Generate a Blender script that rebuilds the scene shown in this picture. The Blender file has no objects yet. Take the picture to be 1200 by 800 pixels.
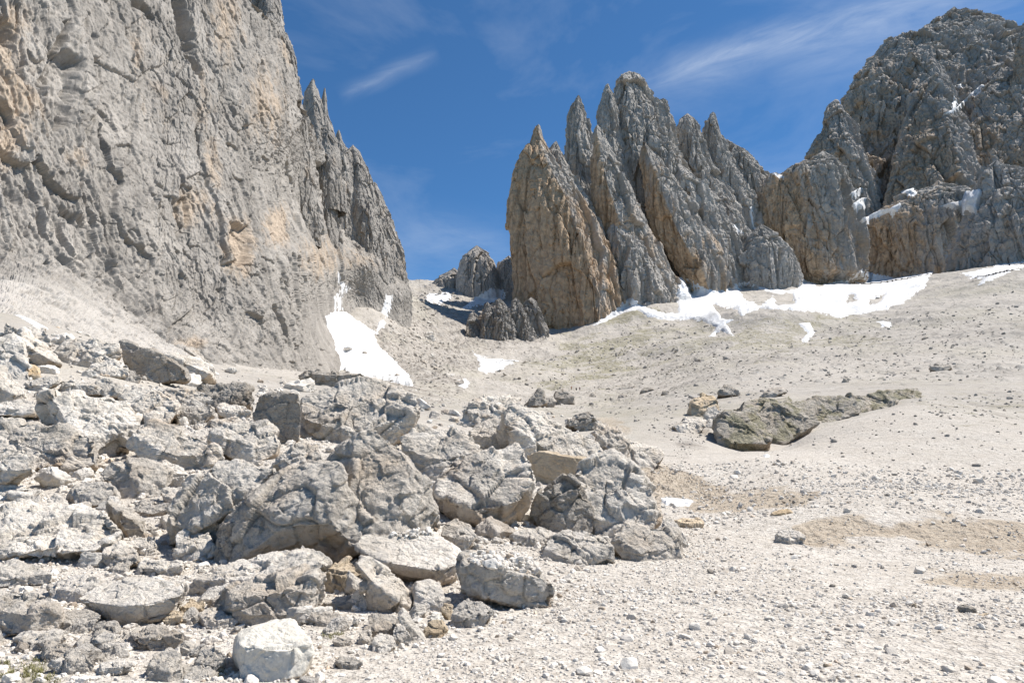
import bpy, math, random
import numpy as np
from concurrent.futures import ThreadPoolExecutor
from mathutils import Vector, Matrix
from mathutils.bvhtree import BVHTree

random.seed(7)
RNG = np.random.default_rng(11)
scene = bpy.context.scene
col = scene.collection
PI = math.pi
F = 800.0
TH = math.radians(10.0)
CT, ST = math.cos(TH), math.sin(TH)
EYE = np.array([0.0, 0.0, 1.6])
SUN_EL, SUN_AZ = math.radians(58.0), math.radians(75.0)     # azimuth measured from +Y towards +X
POOL = ThreadPoolExecutor(4)

# ---------------------------------------------------------------- view geometry: where a sight line of the photograph goes
def pt(px, py, D):
    """world point on the sight line (px, py) at forward distance D metres"""
    px = np.asarray(px, float); py = np.asarray(py, float); D = np.asarray(D, float)
    cx = (px-600)/F; cy = (400-py)/F
    den = CT-cy*ST
    x = D*cx/den
    z = EYE[2]+D*(ST+cy*CT)/den
    x, y, z = np.broadcast_arrays(x, D, z)
    return np.stack([x, y, z], -1).astype(float)

def proj(P):
    d = P-EYE
    f = d[..., 1]*CT+d[..., 2]*ST
    u = -d[..., 1]*ST+d[..., 2]*CT
    f = np.where(f < 0.01, 0.01, f)
    return 600+F*d[..., 0]/f, 400-F*u/f

# ---------------------------------------------------------------- noise
TAB = np.random.default_rng(3).random((4, 64, 64, 64)).astype(np.float32)
JIT = np.random.default_rng(5).random((64, 64, 64, 7)).astype(np.float32)
R1 = np.array(Matrix.Rotation(0.83, 3, Vector((0.3, 0.8, 0.5)).normalized()))

def _par(fn, P, *a):
    n = len(P)
    if n < 20000: return fn(P, *a)
    ch = np.array_split(np.arange(n), max(4, n//60000))
    res = list(POOL.map(lambda i: fn(P[i[0]:i[-1]+1], *a), ch))
    return np.concatenate(res, 0)

def _vn(P, k):
    i = np.floor(P).astype(np.int64); f = (P-i).astype(np.float32)
    f = f*f*f*(f*(f*6-15)+10)
    a = i & 63; b = (i+1) & 63
    T = TAB[k]
    x0, y0, z0 = a[:, 0], a[:, 1], a[:, 2]; x1, y1, z1 = b[:, 0], b[:, 1], b[:, 2]
    fx, fy, fz = f[:, 0], f[:, 1], f[:, 2]
    c00 = T[x0, y0, z0]*(1-fx)+T[x1, y0, z0]*fx
    c10 = T[x0, y1, z0]*(1-fx)+T[x1, y1, z0]*fx
    c01 = T[x0, y0, z1]*(1-fx)+T[x1, y0, z1]*fx
    c11 = T[x0, y1, z1]*(1-fx)+T[x1, y1, z1]*fx
    c0 = c00*(1-fy)+c10*fy; c1 = c01*(1-fy)+c11*fy
    return (c0*(1-fz)+c1*fz)*2-1

def _fbm(P, octv, gain, ridged, seed):
    Q = P+np.array([seed*17.31, seed*5.77, seed*9.13]); s = np.zeros(len(P), np.float32); amp = 1.0; tot = 0
    for o in range(octv):
        n = _vn(Q, (o+seed) & 3)
        if ridged: n = 1-2*np.abs(n)**0.8
        s += amp*n; tot += amp; amp *= gain
        Q = (Q@R1.T)*2.07+3.1
    return s/tot

def fbm(P, octv=4, gain=0.5, ridged=False, seed=0):
    return _par(_fbm, np.ascontiguousarray(P, dtype=float), octv, gain, ridged, seed)

def _cell(P, seed, tilt):
    Q = P+seed*7.7
    i = np.floor(Q).astype(np.int64); n = len(P)
    best = np.full(n, 1e9, np.float32); sec = np.full(n, 1e9, np.float32)
    val = np.zeros(n, np.float32)
    for dx in (-1, 0, 1):
        for dy in (-1, 0, 1):
            for dz in (-1, 0, 1):
                c = i+np.array([dx, dy, dz]); m = c & 63
                J = JIT[m[:, 0], m[:, 1], m[:, 2]]
                v = (Q-c-J[:, :3]).astype(np.float32)
                d = (v*v).sum(1)
                h = (J[:, 3]-0.5)+tilt*((J[:, 4:7]-0.5)*v).sum(1)*2
                nb = d < best
                sec = np.where(nb, best, np.minimum(sec, d))
                val = np.where(nb, h, val)
                best = np.where(nb, d, best)
    return np.stack([val, np.sqrt(sec)-np.sqrt(best)], 1)

def cell(P, seed=0, tilt=1.0):
    """blocky fracture: value is a tilted plane inside each cell; second column is distance to the crack"""
    return _par(_cell, np.ascontiguousarray(P, dtype=float), seed, tilt)

def sstep(a, b, x):
    t = np.clip((x-a)/(b-a), 0, 1); return t*t*(3-2*t)

# ---------------------------------------------------------------- mesh helpers
def mesh_from(name, V, Fq, smooth=False, attrs=None):
    V = np.asarray(V, np.float32); Fq = np.asarray(Fq, np.int32)
    me = bpy.data.meshes.new(name)
    me.vertices.add(len(V)); me.vertices.foreach_set('co', V.ravel())
    k = Fq.shape[1]
    me.loops.add(Fq.size); me.loops.foreach_set('vertex_index', Fq.ravel())
    me.polygons.add(len(Fq)); me.polygons.foreach_set('loop_start', np.arange(0, Fq.size, k, dtype=np.int32))
    me.polygons.foreach_set('use_smooth', np.full(len(Fq), smooth))
    me.update(calc_edges=True)
    if attrs:
        for an, av in attrs.items():
            a = me.attributes.new(an, 'FLOAT', 'POINT'); a.data.foreach_set('value', np.asarray(av, np.float32).ravel())
    return me

def obj(name, me, mat=None, parent=None, loc=None):
    o = bpy.data.objects.new(name, me); col.objects.link(o)
    if mat and me and not me.materials: me.materials.append(mat)
    if parent: o.parent = parent
    if loc is not None: o.location = loc
    return o

def tag(o, label=None, cat=None, group=None, kind=None):
    if label: o['label'] = label
    if cat: o['category'] = cat
    if group: o['group'] = group
    if kind: o['kind'] = kind
    return o

def grid_faces(nr, nc, wrap=False, flip=False):
    r = np.arange(nr-1)[:, None]; c = np.arange(nc if wrap else nc-1)[None, :]
    c2 = (c+1) % nc
    a = r*nc+c; b = r*nc+c2; d = (r+1)*nc+c2; e = (r+1)*nc+c
    q = np.stack([a, b, d, e], -1).reshape(-1, 4)
    return q[:, ::-1] if flip else q

def grid_normals(G, wrap=False):
    if wrap:
        du = np.roll(G, -1, 1)-np.roll(G, 1, 1)
    else:
        du = np.gradient(G, axis=1)
    dv = np.gradient(G, axis=0)
    n = np.cross(du, dv); l = np.linalg.norm(n, axis=-1, keepdims=True); l[l == 0] = 1
    return n/l

def rbf_fit(X, y, lam=1e-6):
    d = np.linalg.norm(X[:, None]-X[None], axis=-1)
    K = np.where(d > 0, d*d*np.log(d+1e-12), 0)+lam*np.eye(len(X))
    Pm = np.c_[np.ones(len(X)), X]; n = len(X)
    A = np.block([[K, Pm], [Pm.T, np.zeros((3, 3))]])
    w = np.linalg.solve(A, np.r_[y, np.zeros(3)])
    return X, w

def rbf_eval(fit, Q):
    X, w = fit
    def f(q):
        d = np.linalg.norm(q[:, None]-X[None], axis=-1)
        return np.where(d > 0, d*d*np.log(d+1e-12), 0)@w[:len(X)]+w[len(X)]+q@w[len(X)+1:]
    return _par(f, Q)

def inpoly(px, py, poly):
    """signed: positive inside, in pixels (distance to the outline)"""
    poly = np.asarray(poly, float); shp = px.shape; x = px.ravel(); y = py.ravel()
    ins = np.zeros(len(x), bool); dist = np.full(len(x), 1e9)
    for k in range(len(poly)):
        x0, y0 = poly[k]; x1, y1 = poly[(k+1) % len(poly)]
        with np.errstate(divide='ignore', invalid='ignore'):
            c = ((y0 > y) != (y1 > y)) & (x < (x1-x0)*(y-y0)/(y1-y0+1e-12)+x0)
        ins ^= c
        ex, ey = x1-x0, y1-y0
        t = np.clip(((x-x0)*ex+(y-y0)*ey)/(ex*ex+ey*ey+1e-9), 0, 1)
        dist = np.minimum(dist, np.hypot(x-x0-t*ex, y-y0-t*ey))
    return np.where(ins, dist, -dist).reshape(shp)
# ---------------------------------------------------------------- materials
class NT:
    def __init__(s, name):
        s.m = bpy.data.materials.new(name); s.m.use_nodes = True; s.t = s.m.node_tree
        s.t.nodes.clear(); s.out = s.n('ShaderNodeOutputMaterial'); s.b = s.n('ShaderNodeBsdfPrincipled')
        s.l(s.b.outputs[0], s.out.inputs[0])
    def n(s, k, **kw):
        nd = s.t.nodes.new(k)
        for a, v in kw.items(): setattr(nd, a, v)
        return nd
    def l(s, a, b): s.t.links.new(a, b)
    def coord(s, rnd=False):
        tc = s.n('ShaderNodeTexCoord')
        if not rnd: return tc.outputs['Object']
        oi = s.n('ShaderNodeObjectInfo'); v = s.n('ShaderNodeVectorMath', operation='MULTIPLY_ADD')
        cb = s.n('ShaderNodeCombineXYZ')
        for k in range(3): s.l(oi.outputs['Random'], cb.inputs[k])
        s.l(cb.outputs[0], v.inputs[0]); v.inputs[1].default_value = (37, 91, 53); s.l(tc.outputs['Object'], v.inputs[2])
        return v.outputs[0]
    def map(s, vec, sc):
        m = s.n('ShaderNodeMapping'); m.inputs['Scale'].default_value = sc if isinstance(sc, tuple) else (sc,)*3
        s.l(vec, m.inputs['Vector']); return m.outputs[0]
    def noise(s, vec, sc, det=4, rough=0.55, dist=0.0):
        n = s.n('ShaderNodeTexNoise'); n.inputs['Scale'].default_value = sc; n.inputs['Detail'].default_value = det
        n.inputs['Roughness'].default_value = rough; n.inputs['Distortion'].default_value = dist
        s.l(vec, n.inputs['Vector']); return n.outputs['Fac']
    def voro(s, vec, sc, feat='F1', out='Distance'):
        n = s.n('ShaderNodeTexVoronoi', feature=feat); n.inputs['Scale'].default_value = sc
        s.l(vec, n.inputs['Vector']); return n.outputs[out]
    def ramp(s, fac, stops, mode='LINEAR'):
        r = s.n('ShaderNodeValToRGB'); r.color_ramp.interpolation = mode
        e = r.color_ramp.elements
        while len(e) < len(stops): e.new(0.5)
        for i, (p, c) in enumerate(stops):
            e[i].position = p; e[i].color = (c, c, c, 1) if not isinstance(c, tuple) else (*c, 1)
        s.l(fac, r.inputs[0]); return r.outputs[0]
    def mix(s, fac, a, b, mode='MIX'):
        m = s.n('ShaderNodeMix', data_type='RGBA', blend_type=mode)
        if isinstance(fac, (int, float)): m.inputs[0].default_value = fac
        else: s.l(fac, m.inputs[0])
        for k, v in ((6, a), (7, b)):
            if isinstance(v, tuple): m.inputs[k].default_value = (*v, 1)
            else: s.l(v, m.inputs[k])
        return m.outputs[2]
    def math(s, op, a, b=0.0, c=None):
        m = s.n('ShaderNodeMath', operation=op)
        for k, v in ((0, a), (1, b), (2, c)):
            if v is None: continue
            if isinstance(v, (int, float)): m.inputs[k].default_value = v
            else: s.l(v, m.inputs[k])
        return m.outputs[0]
    def attr(s, name):
        a = s.n('ShaderNodeAttribute'); a.attribute_name = name; return a.outputs['Fac']
    def bump(s, h, dist, strength=1.0, prev=None):
        b = s.n('ShaderNodeBump'); b.inputs['Distance'].default_value = dist; b.inputs['Strength'].default_value = strength
        s.l(h, b.inputs['Height'])
        if prev is not None: s.l(prev, b.inputs['Normal'])
        return b.outputs[0]
    def fin(s, colr, rough=0.9, nrm=None, spec=0.15):
        if isinstance(colr, tuple): s.b.inputs['Base Color'].default_value = (*colr, 1)
        else: s.l(colr, s.b.inputs['Base Color'])
        s.b.inputs['Roughness'].default_value = rough; s.b.inputs['Specular IOR Level'].default_value = spec
        if nrm is not None: s.l(nrm, s.b.inputs['Normal'])
        return s.m

def cliff_mat(name, lo, hi, ochre, scale, bumpd, streak=0.5):
    s = NT(name); c = s.coord()
    n1 = s.noise(c, 0.05*scale, 8, 0.62)
    base = s.ramp(n1, [(0.32, lo), (0.66, hi)])
    n3 = s.noise(s.map(c, (1, 1, 0.16)), 0.11*scale, 6, 0.6, 0.8)         # water streaks running down the face
    dk = s.ramp(n3, [(0.42, 0.0), (0.62, 1.0)])
    st = s.math('MULTIPLY', dk, streak)
    base = s.mix(st, base, tuple(v*0.62 for v in lo))
    n4 = s.noise(c, 0.9*scale, 5, 0.7)
    base = s.mix(s.ramp(n4, [(0.35, 0.4), (0.5, 0.0)]), base, tuple(v*0.7 for v in lo))
    pale = s.noise(c, 0.33*scale, 5, 0.7)
    base = s.mix(s.ramp(pale, [(0.56, 0.0), (0.72, 0.45)]), base, tuple(min(1, v*1.35) for v in hi))
    no = s.noise(s.map(c, (1, 1, 0.4)), 0.13*scale, 6, 0.65, 0.6)
    f = s.math('MULTIPLY_ADD', s.attr('ochre'), 0.45, s.math('MULTIPLY', no, 0.9))
    f = s.ramp(f, [(0.60, 0.0), (0.80, 0.9)])
    oc = s.mix(s.ramp(s.noise(c, 0.5*scale, 5), [(0.35, 0.0), (0.65, 1.0)]), ochre, tuple(v*0.62 for v in ochre))
    base = s.mix(f, base, oc)
    base = s.mix(s.math('MULTIPLY', s.attr('pale'), 0.6), base, (0.50, 0.465, 0.42))
    h1 = s.noise(s.map(c, (1, 1, 0.35)), 0.8*scale, 5, 0.68)
    h2 = s.voro(s.map(c, (1, 1, 0.55)), 0.45*scale)
    nb = s.bump(s.math('ADD', h1, s.math('MULTIPLY', h2, 0.5)), bumpd, 0.55)
    return s.fin(base, 0.92, nb)

def rock_mat(name, lo, hi, tan, tanw=0.4, sc=1.0, bumpd=0.05, pit=0.5, moss=0.0):
    s = NT(name); c = s.coord(True)
    n1 = s.noise(c, 0.9*sc, 8, 0.65)
    base = s.ramp(n1, [(0.33, lo), (0.62, hi)])
    n2 = s.noise(c, 0.6*sc, 4, 0.6, 0.5)
    base = s.mix(s.ramp(n2, [(0.5, 0.0), (0.72, tanw)]), base, tan)
    n4 = s.noise(c, 11*sc, 7, 0.8)                                        # lichen and pits
    base = s.mix(s.ramp(n4, [(0.37, pit), (0.49, 0.0)]), base, tuple(v*0.5 for v in lo))
    n5 = s.noise(c, 30*sc, 4, 0.7)
    base = s.mix(s.ramp(n5, [(0.55, 0.0), (0.75, 0.5)]), base, tuple(min(1, v*1.3) for v in hi))
    oi = s.n('ShaderNodeObjectInfo')
    v = s.n('ShaderNodeHueSaturation'); s.l(base, v.inputs['Color'])
    s.l(s.math('MULTIPLY_ADD', oi.outputs['Random'], 0.28, 0.88), v.inputs['Value']); base = v.outputs[0]
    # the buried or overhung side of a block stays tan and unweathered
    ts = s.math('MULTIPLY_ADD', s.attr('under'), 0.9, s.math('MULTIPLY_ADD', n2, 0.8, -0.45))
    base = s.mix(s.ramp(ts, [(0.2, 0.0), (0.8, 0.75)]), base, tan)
    if moss:
        m = s.math('MULTIPLY', s.ramp(s.noise(c, 0.8*sc, 6, 0.7), [(0.47, 0.0), (0.56, 1.0)]), moss)
        base = s.mix(m, base, s.mix(s.ramp(s.noise(c, 5*sc, 4), [(0.3, 0.0), (0.7, 1.0)]), (0.10, 0.10, 0.03), (0.20, 0.19, 0.07)))
    h1 = s.noise(c, 6*sc, 8, 0.75)
    h2 = s.noise(s.map(c, (1, 1, 1.25)), 3.0*sc, 4, 0.6, 0.8)
    h3 = s.voro(c, 12*sc)
    nb = s.bump(s.math('ADD', s.math('MULTIPLY', h2, 1.2), s.math('ADD', h1, s.math('MULTIPLY', h3, 0.25))), bumpd*2.1, 1.0)
    return s.fin(base, 0.9, nb)

def ground_mat():
    s = NT('scree'); c = s.coord()
    vor = s.voro(c, 9, 'F1', 'Color'); bw = s.n('ShaderNodeRGBToBW'); s.l(vor, bw.inputs[0])
    vor2 = s.voro(c, 26, 'F1', 'Color'); bw2 = s.n('ShaderNodeRGBToBW'); s.l(vor2, bw2.inputs[0])
    peb = s.ramp(bw.outputs[0], [(0.2, (0.38, 0.34, 0.29)), (0.5, (0.54, 0.495, 0.435)), (0.8, (0.64, 0.595, 0.53))])
    peb2 = s.ramp(bw2.outputs[0], [(0.2, (0.40, 0.36, 0.31)), (0.8, (0.62, 0.575, 0.51))])
    white = s.mix(0.5, peb, peb2)
    n1 = s.noise(c, 0.12, 8, 0.7)
    n0 = s.noise(c, 0.02, 8, 0.65)
    n9 = s.noise(c, 1.1, 6, 0.75)
    grey = s.ramp(n1, [(0.3, (0.29, 0.268, 0.235)), (0.7, (0.44, 0.41, 0.37))])
    grey = s.mix(s.ramp(n9, [(0.38, 0.55), (0.5, 0.0)]), grey, (0.21, 0.19, 0.165))
    fol = s.noise(s.map(c, (1, 0.35, 1)), 0.035, 6, 0.7)
    grey = s.mix(s.ramp(fol, [(0.5, 0.0), (0.62, 0.45)]), grey, (0.30, 0.28, 0.21))
    grey = s.mix(s.ramp(n0, [(0.45, 0.0), (0.62, 0.35)]), grey, (0.47, 0.43, 0.38))
    base = s.mix(s.attr('far'), white, grey)
    big = s.noise(c, 0.5, 5, 0.65)
    base = s.mix(s.ramp(big, [(0.42, 0.3), (0.6, 0.0)]), base, (0.42, 0.37, 0.31))
    d = s.math('ADD', s.attr('dirt'), s.math('MULTIPLY_ADD', s.noise(c, 1.5, 6, 0.7), 0.9, -0.45))
    dirt = s.mix(s.ramp(s.noise(c, 6, 6, 0.7), [(0.35, 0.0), (0.65, 1.0)]), (0.31, 0.25, 0.185), (0.48, 0.41, 0.32))
    base = s.mix(s.ramp(d, [(0.3, 0.0), (0.62, 0.9)]), base, dirt)
    g = s.math('ADD', s.attr('grass'), s.math('MULTIPLY_ADD', s.noise(c, 0.45, 8, 0.8), 2.0, -1.0))
    gr = s.mix(s.noise(c, 0.25, 5), (0.12, 0.115, 0.05), (0.24, 0.215, 0.12))
    base = s.mix(s.ramp(g, [(0.38, 0.0), (0.75, 0.75)]), base, gr)
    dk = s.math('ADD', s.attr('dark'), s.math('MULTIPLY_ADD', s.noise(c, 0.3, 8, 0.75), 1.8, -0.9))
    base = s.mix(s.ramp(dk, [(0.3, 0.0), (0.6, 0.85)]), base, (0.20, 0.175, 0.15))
    h = s.voro(c, 9); h2 = s.voro(c, 26)
    nb = s.bump(s.noise(c, 0.7, 8, 0.75), 0.35, 0.6)
    nb = s.bump(h, 0.05, 0.6, nb); nb = s.bump(h2, 0.02, 0.8, nb)
    nb = s.bump(s.noise(c, 6, 6, 0.8), 0.03, 0.8, nb)
    return s.fin(base, 0.95, nb)

def pebble_mat():
    s = NT('pebble stone')
    a = s.attr('tone')
    base = s.ramp(a, [(0.0, (0.34, 0.275, 0.21)), (0.15, (0.46, 0.41, 0.35)), (0.5, (0.60, 0.555, 0.49)), (0.92, (0.72, 0.68, 0.615)), (1.0, (0.62, 0.50, 0.38))])
    n = s.noise(s.coord(), 40, 4, 0.7)
    base = s.mix(s.ramp(n, [(0.35, 0.25), (0.55, 0.0)]), base, (0.40, 0.36, 0.31))
    return s.fin(base, 0.9, s.bump(n, 0.01, 0.7))

def snow_mat():
    s = NT('old snow'); c = s.coord()
    n = s.noise(c, 0.08, 8, 0.65)
    base = s.ramp(n, [(0.38, (0.62, 0.61, 0.59)), (0.6, (0.76, 0.765, 0.77))])
    n2 = s.noise(c, 0.6, 6, 0.75)
    base = s.mix(s.ramp(n2, [(0.55, 0.0), (0.75, 0.5)]), base, (0.50, 0.46, 0.40))
    nb = s.bump(s.noise(s.map(c, (1, 1.6, 1)), 0.35, 6, 0.65), 1.6, 0.9)
    return s.fin(base, 0.6, nb, 0.3)

def flat_mat(name, c, rough=0.8):
    s = NT(name); n = s.noise(s.coord(), 25, 3)
    return s.fin(s.mix(s.ramp(n, [(0.4, 0.0), (0.7, 0.3)]), c, tuple(v*0.7 for v in c)), rough)

M_WALL = cliff_mat('pale limestone face', (0.225, 0.206, 0.182), (0.37, 0.34, 0.302), (0.46, 0.37, 0.28), 1.6, 0.32, 0.3)
M_TOWER = cliff_mat('grey ochre tower rock', (0.30, 0.275, 0.243), (0.46, 0.422, 0.375), (0.50, 0.355, 0.225), 0.6, 0.45, 0.5)
M_MOUNT = cliff_mat('dark summit rock', (0.30, 0.272, 0.243), (0.43, 0.395, 0.355), (0.42, 0.32, 0.23), 0.4, 0.4, 0.35)
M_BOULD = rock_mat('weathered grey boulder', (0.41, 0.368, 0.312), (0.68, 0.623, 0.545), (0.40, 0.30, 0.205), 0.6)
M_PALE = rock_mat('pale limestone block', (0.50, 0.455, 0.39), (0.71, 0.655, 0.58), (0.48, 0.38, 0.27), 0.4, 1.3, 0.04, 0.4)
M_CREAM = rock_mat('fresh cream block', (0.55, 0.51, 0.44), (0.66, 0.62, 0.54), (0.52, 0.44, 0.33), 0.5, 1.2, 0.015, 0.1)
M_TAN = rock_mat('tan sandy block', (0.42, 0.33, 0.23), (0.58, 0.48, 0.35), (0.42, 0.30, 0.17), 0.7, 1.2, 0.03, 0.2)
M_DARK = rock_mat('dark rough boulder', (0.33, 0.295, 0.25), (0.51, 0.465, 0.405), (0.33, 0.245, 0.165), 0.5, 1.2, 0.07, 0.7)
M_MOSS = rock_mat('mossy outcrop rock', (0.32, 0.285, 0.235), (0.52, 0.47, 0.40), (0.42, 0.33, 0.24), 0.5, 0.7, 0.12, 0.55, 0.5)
M_S = [rock_mat('small pale stone', (0.48, 0.445, 0.39), (0.69, 0.645, 0.58), (0.48, 0.38, 0.27), 0.3, 0.7, 0.018, 0.25),
       rock_mat('small grey stone', (0.40, 0.365, 0.315), (0.62, 0.575, 0.515), (0.42, 0.325, 0.23), 0.4, 0.7, 0.018, 0.3),
       rock_mat('small brownish stone', (0.32, 0.28, 0.235), (0.47, 0.42, 0.36), (0.36, 0.27, 0.18), 0.4, 0.7, 0.018, 0.3),
       rock_mat('small buff stone', (0.44, 0.36, 0.265), (0.58, 0.49, 0.37), (0.44, 0.33, 0.21), 0.5, 0.7, 0.018, 0.2)]
M_GROUND = ground_mat(); M_PEB = pebble_mat(); M_SNOW = snow_mat()
# ---------------------------------------------------------------- terrain: heights through surveyed points (sight line, distance)
TP = []
def tp(px, *rows):
    for py, D in rows: TP.append(pt(px, py, D))
for px in (-150, 100, 350, 600, 850, 1100, 1350): tp(px, (800, 5.4))
for px in (600, 750, 900, 1050, 1200, 1350): tp(px, (700, 8.7))
# boulder pile on the left
tp(-300, (640, 9.5), (560, 13), (480, 18), (400, 30), (345, 42))
tp(-100, (700, 8.3), (640, 10.3), (600, 12), (520, 17), (450, 26), (400, 36), (365, 46))
tp(0, (700, 8.3), (640, 10.4), (600, 12.4), (520, 18), (450, 28), (400, 40), (372, 52))
tp(100, (700, 8.3), (640, 10.6), (600, 12.8), (520, 19), (450, 31), (400, 50))
tp(200, (700, 8.4), (640, 10.9), (560, 16), (500, 24), (455, 40), (432, 66))
tp(300, (700, 8.5), (640, 10.8), (560, 15.5), (500, 24), (465, 44), (447, 85))
tp(400, (700, 8.5), (640, 10.8), (560, 15.5), (510, 24), (480, 45), (458, 90), (446, 150))
tp(500, (700, 8.6), (640, 11.2), (590, 14.2), (530, 23), (500, 38))
tp(600, (640, 11.7), (600, 14.8), (560, 20), (520, 30))
tp(700, (650, 11.9), (610, 15.5), (570, 21), (540, 29))
tp(770, (650, 12.1), (610, 16), (585, 20), (560, 25), (530, 36))
# right-hand side: wash, cut bank, terrace, mound, gully
tp(840, (655, 12), (620, 15.2), (590, 18.8), (572, 24), (535, 36))
tp(930, (650, 12.4), (625, 14.3), (590, 17.2), (565, 24), (532, 38))
tp(1000, (655, 12.1), (640, 13.3), (598, 15.6), (566, 24), (525, 35), (494, 43), (507, 50), (482, 61))
tp(1050, (478, 46), (491, 53), (468, 64))
tp(950, (511, 40), (525, 47), (500, 57))
tp(1100, (660, 11.8), (648, 12.8), (603, 15.0), (568, 23), (520, 33), (470, 47), (481, 54), (458, 72))
tp(1200, (668, 11.3), (655, 12.3), (612, 14.4), (570, 22), (515, 33), (487, 44), (470, 62))
tp(1350, (680, 10.8), (662, 12.1), (618, 14), (572, 21), (510, 33), (480, 46), (455, 70))
tp(820, (500, 52), (480, 66)); tp(880, (534, 37), (536, 44), (512, 53), (470, 74)); tp(950, (462, 84))
tp(1000, (450, 95), (430, 160), (405, 270), (385, 370), (358, 480), (338, 580))
tp(1100, (440, 105), (420, 165), (390, 270), (355, 390), (332, 480), (322, 560))
tp(1200, (440, 100), (415, 160), (380, 260), (340, 380), (316, 470), (308, 540))
tp(1350, (430, 100), (400, 170), (350, 280), (300, 400), (270, 520))
tp(900, (440, 135), (415, 250), (385, 370), (368, 450), (350, 540), (330, 640))
tp(820, (450, 130), (425, 250), (395, 390), (372, 480), (345, 590))
tp(740, (520, 44), (490, 85), (470, 170), (445, 300), (420, 390), (392, 470), (365, 530))
tp(650, (520, 40), (490, 85), (465, 210), (452, 300), (432, 370), (405, 450), (390, 520))
tp(570, (510, 44), (480, 95), (450, 250), (425, 370), (395, 480), (360, 600), (335, 700))
tp(500, (470, 110), (440, 270), (405, 400), (375, 490), (345, 610), (329, 720))
tp(445, (455, 190), (430, 270), (400, 325), (372, 366), (345, 470))
tp(395, (440, 220), (400, 310), (360, 370))
tp(-600, (520, 12), (420, 25)); tp(1800, (600, 12), (500, 30), (400, 80))
TP = np.array(TP)
extra = [(0, 1, 0), (-6, 1, 0.2), (6, 1, 0), (0, -8, -0.3), (-20, -10, 1), (20, -10, -1), (0, -60, -6), (0, -400, -60), (-300, -200, -10), (300, -200, -30),
         (-40, 0, 5), (40, 0, 1), (-90, 860, 150), (0, 900, 150), (-120, 1300, 60), (200, 1000, 190), (500, 800, 190), (700, 600, 200),
         (-400, 500, 200), (-500, 200, 150), (600, 200, 80), (300, 1500, 150), (-500, 1500, 60), (900, 1400, 200)]
TP = np.concatenate([TP, np.array(extra, float)])
def uv(x, y):
    r = np.sqrt(x*x+y*y+4.0)
    return np.stack([np.arctan2(x, np.maximum(y, -1e9))*2.2, np.log(r)], -1)
_A = uv(TP[:, 0], TP[:, 1])
_r = np.hypot(TP[:, 0], TP[:, 1])
FIT = rbf_fit(_A, TP[:, 2]/(_r+6.0), 0.0008)
# coarse table, then cubic-free bilinear look-up
GU = np.linspace(-PI*2.2, PI*2.2, 900); GV = np.linspace(math.log(2.0), math.log(2600.0), 420)
_gu, _gv = np.meshgrid(GU, GV, indexing='ij')
_T = rbf_eval(FIT, np.stack([_gu.ravel(), _gv.ravel()], -1)).reshape(_gu.shape)
MOUNDS = [(905, 392, 410, 10, 40), (738, 398, 420, 8, 42), (832, 402, 390, -6, 20), (1000, 388, 430, 8, 30), (1105, 385, 330, 7, 42), (662, 438, 320, 5, 32), (1180, 345, 400, 7, 40), (780, 430, 270, 5, 30),
          (960, 425, 200, 3.5, 22), (1080, 425, 160, 3, 20), (880, 440, 150, 2.5, 16), (1000, 540, 31, 0.5, 5), (1130, 520, 33, 0.6, 6), (870, 560, 28, 0.35, 3.5), (1200, 395, 230, 4, 24)]
MW = [(*pt(a, b, D)[:2], h, r) for a, b, D, h, r in MOUNDS]
def base_h(x, y):
    z = _base_h(x, y)
    for mx_, my_, h, r in MW: z = z+h*np.exp(-((x-mx_)**2+((y-my_)*0.8)**2)/(r*r))
    return z
def _base_h(x, y):
    q = uv(x, y); r = np.hypot(x, y)
    a = np.clip((q[..., 0]-GU[0])/(GU[1]-GU[0]), 0, len(GU)-1.001); b = np.clip((q[..., 1]-GV[0])/(GV[1]-GV[0]), 0, len(GV)-1.001)
    i = a.astype(int); j = b.astype(int); fa = a-i; fb = b-j
    t = (_T[i, j]*(1-fa)+_T[i+1, j]*fa)*(1-fb)+(_T[i, j+1]*(1-fa)+_T[i+1, j+1]*fa)*fb
    return t*(r+6.0)

ZONES = {  # ground zones surveyed in the photograph, found again on the ground by sight line
 'dirt': [([(945,608),(1010,604),(1200,616),(1400,622),(1400,656),(1200,650),(1100,640),(960,630),(935,620)], 1.0, 9),
          ([(805,582),(900,570),(960,575),(945,598),(860,598),(812,596)], 0.7, 7),
          ([(752,545),(790,548),(850,575),(838,584),(770,583),(760,570)], 1.4, 5),
          ([(1065,672),(1140,668),(1250,678),(1250,688),(1090,686)], 0.75, 7),
          ([(690,486),(722,486),(740,505),(728,512),(700,500)], 0.55, 4),
          ([(880,548),(930,540),(940,560),(890,565)], 0.3, 8)],
 'grass': [([(640,440),(665,410),(700,385),(760,372),(780,400),(745,430),(700,446),(660,450)], 0.62, 14),
           ([(700,440),(760,405),(830,395),(830,420),(770,440)], 0.5, 12),
           ([(850,400),(890,372),(960,376),(985,395),(930,410),(860,412)], 0.55, 10),
           ([(930,400),(1000,385),(1040,390),(1000,405),(940,412)], 0.5, 8),
           ([(780,375),(830,372),(840,395),(790,395)], 0.5, 8),
           ([(1080,470),(1250,455),(1250,490),(1120,488)], 0.45, 8), ([(1150,330),(1250,320),(1250,350),(1160,348)], 0.35, 8),
           ([(700,490),(740,478),(760,492),(720,505)], 0.35, 6), ([(-50,772),(55,772),(70,830),(-50,830)], 0.5, 14)],
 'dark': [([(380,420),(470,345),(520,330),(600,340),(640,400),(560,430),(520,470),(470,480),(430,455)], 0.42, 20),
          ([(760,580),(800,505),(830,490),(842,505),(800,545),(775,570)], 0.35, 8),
          ([(1060,480),(1200,450),(1210,495),(1100,492)], 0.3, 8)]}
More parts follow.
